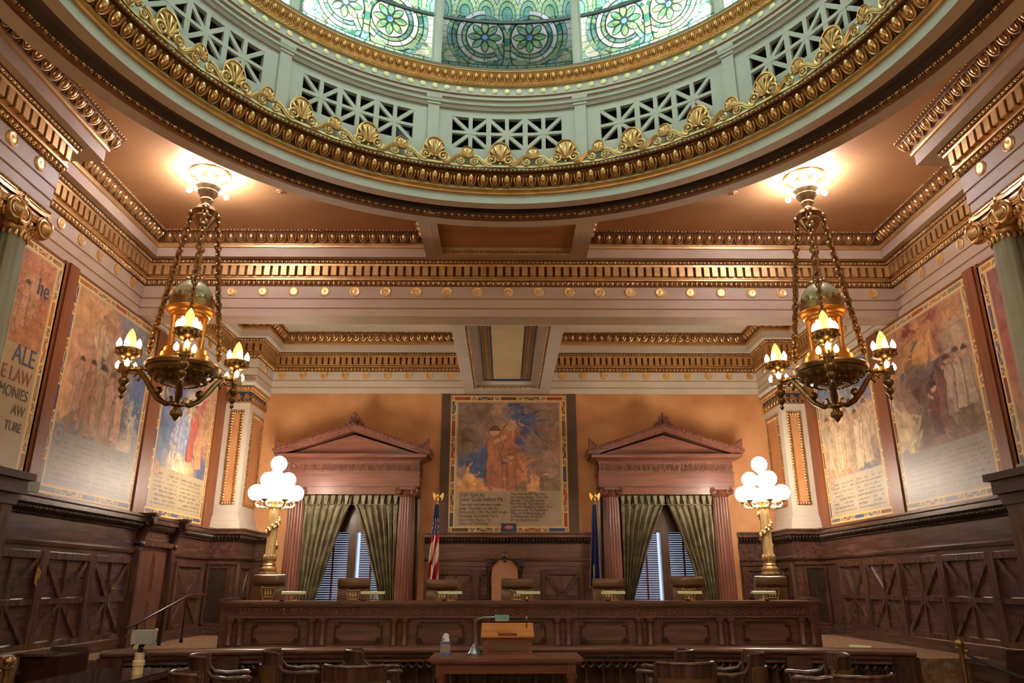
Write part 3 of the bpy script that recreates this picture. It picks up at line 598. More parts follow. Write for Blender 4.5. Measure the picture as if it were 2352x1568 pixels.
# ------------------------------------------------------------------ murals
def words_mask(u, v, W, pitch, seed):
    row = np.floor(v/pitch); ph = v/pitch-row; k = (row*131+seed*17).astype(int)
    wob = fbm(u*16+row*3.7, row*1.3+seed, seed+31, 2); fine = fbm(u*62+row*5.1, v*70, seed+7, 2); word = fbm(u*7+row*11.3, row*.7, seed+3, 1)
    return (ph > .22) & (ph < .68) & (fine > .45) & (word > .27), row
FIG = {101: [(.14,.16,.40,(196,150,108),(110,66,44)),(.28,.12,.46,(176,120,84),(96,60,44)),(.41,.10,.48,(186,146,104),(70,70,76)),(.54,.06,.50,(202,148,110),(120,76,50)),(.68,.05,.46,(206,154,116),(96,64,46)),(.32,.58,.34,(212,164,112),(170,120,76))],
    202: [(.42,.16,.50,(160,170,196),(200,180,150)),(.63,.12,.56,(190,84,60),(150,60,44)),(.82,.08,.62,(200,142,92),(190,110,70))],
    303: [(.52,.06,.42,(122,64,62),(84,56,44)),(.72,.18,.44,(182,158,128),(90,66,54)),(.83,.19,.46,(192,168,136),(96,72,58)),(.93,.20,.44,(172,148,120),(80,62,52))],
    404: [(.12,.10,.52,(196,168,130),(120,90,66)),(.30,.06,.54,(204,174,132),(110,84,62)),(.48,.08,.56,(186,156,120),(124,96,70)),(.66,.05,.52,(206,178,140),(116,86,64)),(.84,.07,.56,(190,160,124),(104,80,60))],
    606: [], 505: [(.62,.2,.5,(204,140,86),(110,52,30))], 707: [(.36,.04,.70,(172,98,52),(110,70,46)),(.52,.03,.40,(184,108,56),(150,90,50))]}
def mural_colors(W, H, b, vd, seeds, strip, seed, initial, cols2=True, tone=(152,144,132)):
    figs = FIG[seed]
    nu, nv = int(W*78), int(H*78); u = np.linspace(0, W, nu)[None,:]+np.zeros((nv,1)); v = np.linspace(0, H, nv)[:,None]+np.zeros((1,nu))
    c = np.empty((nv,nu,3)); c[:] = srgb((170,140,104))
    # painted picture: warped patches with soft contour lines
    x = (u-b)/(W-2*b); y = (v-vd)/(H-b-vd)
    wx = x+.10*(fbm(x*4,y*4,seed,4)-.5)*2; wy = y+.08*(fbm(x*4+7,y*4+3,seed+1,4)-.5)*2
    d1 = np.full(x.shape, 9.); d2 = np.full(x.shape, 9.); pc = np.zeros(x.shape+(3,))
    for (sx, sy, col, ax, ay) in seeds:
        d = np.hypot((wx-sx)/ax, (wy-sy)/ay); nearer = d < d1; d2 = np.where(nearer, d1, np.minimum(d2, d)); pc[nearer] = srgb(col); d1 = np.where(nearer, d, d1)
    rs = np.random.RandomState(seed); pw = np.zeros(x.shape); pc = np.zeros(x.shape+(3,))
    for (sx, sy, col, ax, ay) in seeds:
        w = 1/(.004+((wx-sx)/ax)**2+((wy-sy)/ay)**2)**3.2; pc += w[...,None]*srgb(col); pw += w
    pc /= pw[...,None]; base = pc.copy(); edge = np.ones(x.shape)
    for q in range(250):
        sx, sy = rs.rand(2); L_ = rs.uniform(.04,.15)*(1.25-q/250); w_ = L_*rs.uniform(.22,.5); th_ = rs.normal(pi/2,.5); i0 = int(np.clip((vd+(H-b-vd)*sy)*78, 0, nv-1)); j0 = int(np.clip((b+(W-2*b)*sx)*78, 0, nu-1)); k_ = int(L_*1.3*max(W,H)*78)+2
        sl = (slice(max(0,i0-k_), i0+k_), slice(max(0,j0-k_), j0+k_)); dx, dy = wx[sl]-sx, (wy[sl]-sy)*(H-b-vd)/W; bend = 1.5*(dx*cos(th_)+dy*sin(th_))**2/L_
        e_ = (((dx*cos(th_)+dy*sin(th_))/L_)**2+((-dx*sin(th_)+dy*cos(th_)+bend)/w_)**2); ins = e_ < 1
        if not ins.any(): continue
        col = base[i0, j0]*rs.uniform(.72,1.32)+rs.normal(0,.012,3); f_ = rs.uniform(.6,.95); pc[sl] = np.where(ins[...,None], pc[sl]*(1-f_)+np.clip(col,0,1)*f_, pc[sl]); ed = edge[sl]; ed[(np.abs(e_-1) < .13)] *= .86; edge[sl] = ed
    rat = (H-b-vd)/(W-2*b)
    for (fx, fy, fh, fc, hc) in figs:
        dx = (wx*.35+x*.65)-fx; tt = ((wy*.35+y*.65)-fy)/fh; wid = fh*rat*(.085+.06*np.clip(1-tt/.8,0,1)+.05*np.exp(-((tt-.66)/.09)**2))
        body = (tt > 0) & (tt < .80) & (np.abs(dx) < wid); fold = .78+.4*fbm(dx*42+fx*50, tt*3+fy*9, seed+60, 2); pc[body] = (srgb(fc)*fold[...,None])[body]
        edge[(tt > 0) & (tt < .80) & (np.abs(np.abs(dx)-wid) < .006)] *= .62
        hd = np.hypot(dx/rat, (tt-.89)*fh)/(fh*.085); pc[hd < 1] = srgb((196,144,106)); pc[(hd < 1.12) & (tt > .90)] = srgb(hc); edge[np.abs(hd-1.05) < .12] *= .75
        arm = (np.abs((tt-.70)-1.1*np.abs(dx)/fh*.6) < .035) & (np.abs(dx) < wid*2.1) & (np.sign(dx) == np.sign(.5-fx)); pc[arm] = srgb((190,138,100))
    tex = fbm(x*9, y*22, seed+5, 4); st = fbm(x*26+y*8, y*6, seed+8, 3)
    pc = (pc.mean(-1,keepdims=True)*.22+pc*.78)*(1.25 if seed == 707 else 1.); pc = pc*edge[...,None]*(.72+.56*tex[...,None])*(.8+.4*st[...,None])
    m = (u > b) & (u < W-b) & (v > vd) & (v < H-b); c[m] = pc[m]
    # text field
    m = (u > b) & (u < W-b) & (v > b) & (v <= vd); bg = srgb(tone)*(.86+.28*fbm(u*3, v*3, seed+2)[...,None]); c[m] = bg[m]
    if initial is not None:
        ink, row = words_mask(u, v-.02, W, .076, seed); ink &= m & (u > b+.10) & (u < W-b-.07) & (v < vd-.07) & (v > b+.05)
        if cols2: ink &= np.abs(u-W/2) > .05
        red = (fbm(u*3+row*9, row, seed+9, 1) > .66); c[ink] = np.where(red[ink][:,None], srgb((140,108,86)), srgb((118,108,98)))*.95
        dd = np.hypot(u-(b+.12), v-(vd-.05)); k = (dd < .14); c[k] = srgb(initial)*(.8+.4*tex[k][:,None]); c[(dd < .09) & (dd > .06)] = srgb(tone)
    # border of coloured blocks between gold lines
    gold = srgb((226,190,120)); g = .011
    on = (u < b) | (u > W-b) | (v < b) | (v > H-b); c[on] = srgb((186,160,124))
    bw = b*.62; o0 = b*.12
    def seg(coord, L, cut):                                            # index of block and whether on a divider
        t = coord/L*len(cut); i = np.clip(np.floor(t).astype(int), 0, len(cut)-1); f = t-i; return i, f
    cols = [srgb(q) for q in strip]
    for side in range(4):
        if side < 2: e = (u if side == 0 else W-u); s_, L = v, H
        else: e = (v if side == 2 else H-v); s_, L = u, W
        k = (e > o0) & (e < o0+bw) & (s_ > o0) & (s_ < L-o0)
        nb = 6 if side < 2 else 5; i = np.clip(np.floor(s_/L*nb).astype(int), 0, nb-1); f = s_/L*nb-i; lut = np.array([cols[(q*2+side) % len(cols)] for q in range(nb)])
        col = lut[i]; pat = np.where((fbm(u*30, v*30, seed+side+40, 2) > .55)[...,None], .8, 1.05)
        wave = np.abs(e-o0-bw/2-bw*.22*np.sin(s_*26)) < .008
        sq = (f < .13) | (f > .87); col = np.where(sq[...,None], srgb((196,160,112)), col); dot = sq & ((np.floor(e/.035) % 2) == (np.floor(s_/.035) % 2)); col = np.where(dot[...,None], srgb((112,92,84)), col)
        wv = wave & ~sq & (i % 2 == 1); col = np.where(wv[...,None], srgb((206,186,140)), col)
        c[k] = (col*pat)[k]
        ln = k & ((np.abs(f-.13) < g/L*nb) | (np.abs(f-.87) < g/L*nb)); c[ln] = gold
        ln = (s_ > o0) & (s_ < L-o0) & ((np.abs(e-o0) < g) | (np.abs(e-o0-bw) < g)); c[ln] = gold
    return c*(.93+.14*fbm(u*12, v*12, seed+77)[...,None]), u, v
def mural(label, O, U, Nn, W, H, b, vd, seeds, strip, seed, initial, cols2=True, tone=(152,144,132)):
    root = empty('mural', O, label, 'mural')
    c, u, v = mural_colors(W, H, b, vd, seeds, strip, seed, initial, cols2, tone); U = np.array([*U, 0.]); N3 = np.array([*Nn, 0.])
    P = U*u[...,None]+np.array([0,0,1.])*v[...,None]+N3*.03
    MB().grid(P, np.clip(c, 0, 1).reshape(-1, 3)).build('painting', 'mural', root, smooth=30)
    f = MB()
    def fb(u0, u1, v0, v1, p): 
        q = [U*a+np.array([0,0,e])+N3*pp for pp in (0,p) for a, e in ((u0,v0),(u1,v0),(u1,v1),(u0,v1))]; f.add(q, [[(4,5,6,7),(0,1,5,4),(1,2,6,5),(2,3,7,6),(3,0,4,7),(3,2,1,0)]])
    for a in ((-.02,.0,-.02,H+.02),(W,W+.02,-.02,H+.02),(0,W,-.02,0),(0,W,H,H+.02)): fb(*a, .04)
    fb(0, W, 0, H, .025); f.build('frame', 'post', root)
    return root
ST1 = [(92,96,122),(150,84,54),(110,104,110),(168,112,62),(80,70,96),(150,120,92)]
ST2 = [(70,80,120),(160,80,50),(98,98,112),(178,122,66),(120,60,56),(140,126,108)]
sk, fl, tn, bl, gr, wt, gd_, dk_ = (140,138,140), (196,138,98), (176,128,84), (86,110,150), (120,118,106), (222,196,150), (206,150,82), (104,74,60)
seedsA = [(.12,.93,gd_,.9,1.6),(.26,.86,gd_,1,1),(.42,.88,fl,.7,1.2),(.6,.9,sk,1.4,1.2),(.85,.92,sk,1.3,1.2),(.55,.74,fl,.8,.8),(.3,.68,wt,.9,1.),(.75,.72,sk,1.2,1.2),(.2,.56,fl,.8,1),(.36,.55,(86,92,96),.7,.7),(.1,.45,fl,.7,1.3),(.3,.42,tn,.8,1.4),(.44,.44,tn,.6,1.6),(.55,.45,dk_,.5,1.5),(.62,.4,fl,.5,2.),(.76,.5,sk,.7,1.2),(.85,.4,bl,.9,1.4),(.93,.6,bl,.8,1.2),(.1,.22,gd_,.9,1.),(.28,.2,fl,.8,1.1),(.45,.2,fl,.5,1.4),(.55,.15,tn,.5,1.4),(.68,.2,(92,96,104),.7,1.2),(.8,.2,wt,.42,2.6),(.82,.04,wt,1.1,.5),(.93,.2,bl,.6,1.4),(.2,.05,gr,1.4,.7),(.5,.03,gr,1.2,.5)]
seedsB = [(.2,.9,bl,1.2,1.2),(.5,.92,bl,1,1.2),(.8,.9,(190,150,120),.9,1.4),(.15,.7,(200,160,96),.5,.6),(.15,.5,(96,112,150),.8,1.4),(.35,.75,(60,96,180),.7,1.2),(.42,.55,wt,.5,1.5),(.42,.32,(150,160,190),.5,1.5),(.62,.72,(200,110,80),.4,1.2),(.62,.5,(190,90,66),.4,1.3),(.6,.3,bl,.4,1.2),(.82,.62,(196,136,96),.7,1.4),(.85,.35,(190,140,88),.8,1.5),(.2,.18,(100,120,150),.9,.8),(.42,.1,wt,1.1,.6),(.72,.1,(200,160,90),.8,.7),(.9,.08,(80,96,140),.8,.6)]
seedsC = [(.2,.92,(190,120,62),1.2,.9),(.5,.9,(196,126,60),1.3,.9),(.83,.86,(186,130,74),1.2,1.2),(.36,.96,(150,60,50),.6,.7),(.62,.95,(140,56,52),.6,.8),(.1,.76,(184,116,60),.7,1.4),(.4,.74,(214,146,62),1.2,1.1),(.4,.80,(110,92,96),.5,.35),(.66,.74,(150,84,50),.4,1.3),(.85,.66,(176,144,108),.9,1.4),(.3,.6,(112,86,88),1.1,.5),(.5,.56,(96,84,96),.9,.5),(.15,.45,(150,110,84),.9,1.3),(.4,.4,(110,80,66),.9,1.3),(.55,.34,(150,92,76),.4,2.1),(.66,.3,(132,72,66),.4,2.1),(.8,.4,(178,150,116),.7,1.7),(.94,.5,(160,128,96),.5,1.6),(.08,.2,(226,196,138),.5,1.5),(.2,.06,(230,204,150),1.0,.4),(.35,.12,(120,92,72),.8,.9),(.85,.1,(120,92,62),1.2,.8),(.55,.06,(150,112,84),.9,.7)]
seedsD = [(.2,.9,bl,1.2,1.3),(.5,.94,(96,126,170),1,1.2),(.85,.9,bl,1,1.2),(.15,.62,(186,156,118),.8,1.6),(.4,.66,(196,160,116),.6,1.6),(.62,.7,(110,128,160),.5,1.2),(.8,.6,(190,154,112),.7,1.7),(.25,.35,(198,164,120),.7,1.5),(.5,.4,(176,140,104),.6,1.6),(.75,.3,(196,160,118),.7,1.5),(.1,.1,(180,140,100),.9,.8),(.4,.1,(190,150,108),.9,.7),(.75,.06,(110,110,120),.9,.5)]
seedsE = [(.15,.9,(120,94,78),1.3,1.2),(.42,.92,(166,120,92),1.1,1.2),(.62,.9,(54,76,122),.6,1.5),(.85,.9,(136,100,80),1.3,1.2),(.25,.76,(150,116,88),.9,1.),(.45,.74,(186,140,92),.8,.8),(.72,.72,(62,84,130),.9,.7),(.9,.72,(140,104,84),.8,1),(.12,.58,(126,100,80),.9,1.2),(.36,.56,(168,96,50),1.2,1.3),(.55,.5,(160,90,46),.9,.9),(.64,.5,(58,80,124),.6,.9),(.76,.5,(136,112,96),.7,1.3),(.92,.5,(176,116,80),.7,1.2),(.2,.32,(60,82,124),1.1,.9),(.32,.2,(66,86,126),.8,.7),(.46,.3,(178,102,50),.9,1.2),(.6,.28,(186,110,58),.8,.9),(.72,.3,(130,104,90),.7,1.3),(.88,.26,(146,112,90),.9,1.4),(.12,.08,(206,140,58),.6,.7),(.35,.07,(190,120,76),1.1,.5),(.6,.08,(140,108,84),.9,.5),(.73,.1,(222,150,66),.5,.9),(.9,.08,(130,104,80),.9,.7)]
seedsF = [(.3,.92,(186,112,58),1.5,1.2),(.7,.9,(190,116,60),1.4,1.2),(.4,.65,(180,104,54),1,1.2),(.68,.62,(204,146,92),.6,1.2),(.55,.4,(200,140,84),.8,1),(.3,.38,(226,170,86),.6,.8),(.8,.4,(180,106,56),.8,1.2),(.4,.14,(190,118,62),1.2,.9),(.75,.12,(182,108,58),1.1,.9)]
seedsG = [(.3,.9,(150,90,80),1.2,1),(.7,.85,(196,150,80),1.2,1),(.3,.6,(170,90,70),1,1.2),(.7,.55,(150,120,120),1,1.2),(.35,.25,(180,130,90),1,1.2),(.75,.2,(160,96,80),1,1.2)]
YU, YD = (0,1), (0,-1); LX, RX_ = (1,0), (-1,0)
mural('tall left wall mural of figures and winged horse over grey text, nearest the column', (XL,9.85,2.76), YU, LX, 2.59, 3.09, .15, .87, seedsA, ST1, 101, (120,120,120))
mural('narrow left wall mural with blue sky beside the pier', (XL,12.87,2.76), YU, LX, 2.55, 3.09, .15, .86, seedsB, ST1, 202, (176,130,104), tone=(176,160,130))
mural('tall right wall mural of arched orange building over grey text', (XR,12.44,2.76), YD, RX_, 2.58, 3.09, .15, .87, seedsC, ST2, 303, (150,140,130), cols2=False)
mural('narrow right wall mural of pale robed crowd beside the pier', (XR,15.42,2.76), YD, RX_, 2.55, 3.09, .15, .85, seedsD, ST2, 404, (170,130,110), tone=(172,162,140))
ml = mural('orange mural with lettering on left wall partly behind the column', (XL,7.9,2.76), YU, LX, 1.62, 3.09, .15, 1.72, seedsF, ST1, 505, None, tone=(168,142,108))
mural('reddish patterned mural on right wall partly behind the column', (XR,9.52,2.76), YD, RX_, 1.62, 3.09, .15, .3, seedsG, ST2, 606, None)
mc = mural('tall central mural above the bench, orange robed figure against blue lightning', (-1.25,YB,2.70), (1,0), (0,-1), 2.71, 3.15, .17, .92, seedsE, [(50,72,112),(150,66,40),(92,66,52),(150,70,44),(110,80,60)], 707, None, tone=(172,150,126))
def text(parent, lines, m, size, loc, rz, gap=1., align='LEFT', sx=1.):
    cu = bpy.data.curves.new('inscription', 'FONT'); cu.body = '\n'.join(lines); cu.size = size; cu.align_x = align; cu.space_line = gap; cu.extrude = .002; cu.materials.append(M[m])
    t_ob = bpy.data.objects.new('inscription', cu); COL.objects.link(t_ob); dg = bpy.context.evaluated_depsgraph_get(); me = bpy.data.meshes.new_from_object(t_ob.evaluated_get(dg)); bpy.data.objects.remove(t_ob)
    o = bpy.data.objects.new('inscription', me); COL.objects.link(o); o.parent = parent; o.location = loc; o.rotation_euler = (pi/2, 0, rz); o.scale = (sx, 1, 1); return o
text(mc, ['shalt have no', 'other Gods before Me'], 'ink', .15, (.24,-.034,.80), 0, .72, sx=.72)
text(mc, ['Thou shalt not make any Graven', 'Image. Thou shalt not take the', 'Name of the LORD Thy GOD in vain', 'Remember the Sabbath Day to', 'keep it holy. Honour Thy', 'Father and Thy Mother.'], 'ink', .098, (.24,-.034,.595), 0, .86, sx=.72)
text(mc, ['Thou shalt not kill. Thou shalt', 'not commit adultery. Thou shalt', 'not steal. Thou shalt not bear', 'false Witness. Thou shalt not', "covet Thy Neighbour's house. Thou", "shalt not covet Thy Neighbour's", 'Wife, nor his Manservant, nor', 'his Maidservant, nor his Ox', 'nor any thing that is his'], 'ink', .09, (1.40,-.034,.835), 0, .80, sx=.72)
for lines, m, size, z in ((['he'], 'inkblue', .33, 2.46), (['ALE'], 'inkblue', .34, 1.50), (['E LAW'], 'inkred', .25, 1.26), (['RMONIES'], 'ink', .2, 1.06), (['AW'], 'ink', .19, .86), (['TURE'], 'ink', .17, .66)):
    text(ml, lines, m, size, (.034, 1.42, z), pi/2, 1., 'RIGHT', .8)
bp = MB(); bp.box(-.17,.17,-.05,-.03,.0,.19); t_ = bp.build('emblem', 'navy', mc); t_.location = (1.36,0,.02)
bp = MB(); bp.ball((0,-.05,.10), .075, 10, 6, (1.3,.15,.6)); t_ = bp.build('animal_emblem', 'honey', mc, smooth=40); t_.location = (1.36,0,.02)
# brown posts between the murals, painted strips beside central mural
pb = MB()
for X0, s_ in ((XL,1),(XR,-1)):
    for y0, y1, d_ in ((9.60,9.83,.07),(12.46,12.85,.06),(15.44,15.68,.06)): pb.box(X0, X0+s_*d_, y0, y1, 2.72, 5.9)
    pb.box(X0, X0+s_*.03, 15.68, 15.98, 2.72, 5.9); pb.box(X0, X0+s_*.04, 9.52, 9.60, 2.72, 5.9)
struct(pb.build('trim_14', 'post'), 'brown wooden posts between the murals', 'post')
b = MB(); b.box(-1.47,-1.27,YB-.02,YB,2.72,5.9); b.box(1.48,1.69,YB-.02,YB,2.72,5.9); struct(b.build('trim_15', 'darkbrown'), 'dark brown strips flanking the central mural', 'strip')

# ------------------------------------------------------------------ piers
for idx, xs_, xf, lab in ((16, XL, -5.60, 'painted pier with gilded panels at the left of the alcove'), (17, XR, 6.13, 'painted pier with gilded panels at the right of the alcove')):
    s_ = 1 if xs_ < 0 else -1; root = empty('trim_%d' % idx, (xf, 15.98, 2.72), lab, 'pier', None, 0., 'structure'); O = np.array([xf, 15.98, 2.72])
    def pb_(mb, name, m, sm=0): mb.V = [v-O for v in mb.V]; return mb.build(name, m, root, smooth=sm)
    path = [(xs_,15.98),(xf,15.98),(xf,YB)] if s_ > 0 else [(xf,YB),(xf,15.98),(xs_,15.98)]
    b = MB(); b.box(xs_+s_*.02, xf, 15.98, YB, 2.72, 5.42); pb_(b, 'shaft', 'grey')
    b = MB(); b.sweep(path, [(.1,2.72),(.1,2.78),(.075,2.79),(.07,2.88),(.05,2.89),(.045,2.95),(.0,3.0)]); b.sweep(path, [(0,5.78),(.03,5.79),(.10,5.86),(.10,5.90),(-.05,5.90)]); pb_(b, 'base_and_cap', 'grey', 30)
    b = MB(); b.sweep(path, [(.004,5.44),(.012,5.45),(.012,5.66)]); pb_(b, 'capital_ground', 'navy')
    b = MB(); b.sweep(path, [(0,5.41),(.02,5.42),(.02,5.45),(0,5.46)]); b.sweep(path, [(.01,5.66),(.03,5.67),(.05,5.78)])
    path_run(b, leaf_unit(.075,.08), path, 5.71, 5.78, .035, .06, .075); path_run(b, bead_unit(.05,.03), path, 5.665, 5.695, .03, .03, .05)
    pm = shell(.1,.16,5); pm.V = [v*np.array([1,.6,1])*np.array([1,-1,1])+np.array([0,0,-.085]) for v in pm.V]
    u_ = MB().addm(pm); u_.tube([(x,.02,-.07+.03*sin(x*60)) for x in np.linspace(-.085,.085,9)], .009, 5); u_.tube(np.c_[spiral(.075,-.02,.032,.008,1.2,0,14,.02)], .008, 5)
    path_run(b, u_, path, 5.46, 5.65, .012, .012, .17); pb_(b, 'capital_ornament', 'gold', 50)
    b = MB(); c_ = MB(); fx0, fx1 = (xs_+s_*.17, xf-s_*.11); fx0, fx1 = min(fx0,fx1), max(fx0,fx1)
    def ringf(pts_a, pts_b, n2, z0, z1):
        a_, b_2 = np.array(pts_a, float), np.array(pts_b, float); run(b, LEAF, a_, b_2, n2, z0, z0+.05, .005, .01, .06); run(b, LEAF, a_, b_2, n2, z1-.05, z1, .005, .01, .06)
        d_ = (b_2-a_)/np.linalg.norm(b_2-a_); k_ = int((z1-z0)/.06)
        for e_ in (a_+d_*.025, b_2-d_*.025):
            A_ = np.stack([[0,0,1.],[n2[0],n2[1],0],[d_[0],d_[1],0]], 1); ts = [(e_[0]+n2[0]*.008, e_[1]+n2[1]*.008, z0+(q+.5)*(z1-z0)/k_) for q in range(k_)]; b.rep(LEAF, np.repeat(A_[None], k_, 0), ts)
    ringf((fx0,15.98), (fx1,15.98), (0,-1), 3.22, 5.22); c_.box(fx0+.06, fx1-.06, 15.974, 15.99, 3.28, 5.16)
    yy0, yy1 = 16.2, 16.93; A1, A2 = ((xf,yy0),(xf,yy1)); ringf(A1, A2, (s_,0), 3.22, 5.22); c_.box(xf-s_*.01, xf+s_*.006, yy0+.06, yy1-.06, 3.28, 5.16)
    pb_(b, 'bead_frame', 'gold', 50); pb_(c_, 'plaster_panel', 'wall')

# ------------------------------------------------------------------ paired columns on pedestals
def column():
    c = empty('column', (0,0,2.80), '', 'column'); b = MB()
    fl_ = lambda th: 1-.055*np.clip(np.sin(th*10), 0, 1)**.6
    b.lathe([(.215,.16),(.205,.3),(.205,1.4),(.19,2.3),(.18,2.66),(.195,2.70)], 160, flute=fl_); b.build('shaft', 'stone', c, smooth=60)
    b = MB(); b.box(-.29,.29,-.29,.29,0,.06); b.lathe([(.28,.06),(.29,.08),(.28,.11),(.24,.12),(.24,.14),(.26,.15),(.25,.17),(.21,.18)], 28); b.build('base', 'stone', c, smooth=40)
    b = MB(); b.lathe([(.18,2.68),(.2,2.70),(.2,2.73),(.24,2.82),(.2,2.86)], 24); e = MB().ball((0,0,0),1,8,5)
    for q in range(16): a = q*2*pi/16; b.addm(e, np.diag([.03,.03,.05]), (.22*cos(a),.22*sin(a),2.79))
    for q in range(20): a = q*2*pi/20; b.addm(e, np.diag([.022,.022,.05]), (.195*cos(a),.195*sin(a),2.65))
    for f in range(4):
        R_ = rotz(f*pi/2)
        for sx in (-1,1):
            w = spiral(sx*.19, 2.845, .135, .014, 2.6, pi/2, 56, -.266, -sx)
            o = MB().tube(w, np.linspace(.019,.009,56), 6); o.ball((sx*.19,-.27,2.845), .02)
            o.lathe([(.001,-.02),(.13,-.02),(.11,.02),(.09,.08),(.001,.09)], 20); o.V[-1] = o.V[-1][:, [0,2,1]]+np.array([sx*.19,-.235,2.845])
            b.addm(o, R_)
        for dz in (0,.032,.064): b.addm(MB().tube([(x,-.225-.04*(abs(x)/.2)**2,2.915+dz-.06*(1-(x/.2)**2)) for x in np.linspace(-.19,.19,13)], .016, 6), R_)
        b.addm(MB().prism([(-.245,-.27),(0,-.225),(.245,-.27),(.245,0),(-.245,0)], 2.99, 3.05, 'z'), R_)
        un = bead_unit(.03,.03); g_ = MB(); run(g_, un, (-.24,-.262), (.24,-.262), (0,-1), 3.05, 3.085, 0, .01, .032); b.addm(g_, R_)
    b.box(-.22,.22,-.22,.22,2.9,3.10); b.build('capital', 'gold', c, smooth=45)
    return c
pairs = [(-5.76,7.84,'fluted stone column at left edge with gilded scroll capital, farther of the pair'),(-5.76,7.30,'fluted stone column at left edge, nearer of the pair'),(5.94,7.84,'fluted stone column at right edge with gilded scroll capital, farther of the pair'),(5.94,7.30,'fluted stone column at right edge, nearer of the pair')]
c0 = column()
for k, (x, y, lab) in enumerate(pairs):
    o = c0 if k == 0 else copy_tree(c0)
    o.location = (x, y, 2.80); tag(o, lab, 'column', 'paired gilt capital columns')
for x0, x1, lab in ((XL+.2,-5.42,'dark wooden pedestal top under the left columns'),(5.62,XR-.2,'dark wooden pedestal top under the right columns')):
    p = empty('column_pedestal', ((x0+x1)/2, 7.57, .65), lab, 'pedestal'); hx = (x1-x0)/2+.1
    b = MB(); b.box(-hx,hx,-.98,.98,2.07,2.15); b.build('top_slab', 'wooddark', p); b = MB(); b.box(-hx+.05,hx-.05,-.93,.93,1.92,2.07); b.prism([(-.93,1.92),(.93,1.92),(.86,1.80),(-.86,1.80)][::-1], -hx+.1, hx-.1, 'x'); b.build('moulding', 'wooddark', p)
    b = MB(); b.box(-hx+.12,hx-.12,-.84,.84,-.65,1.80); b.build('pedestal_body', 'wood', p)
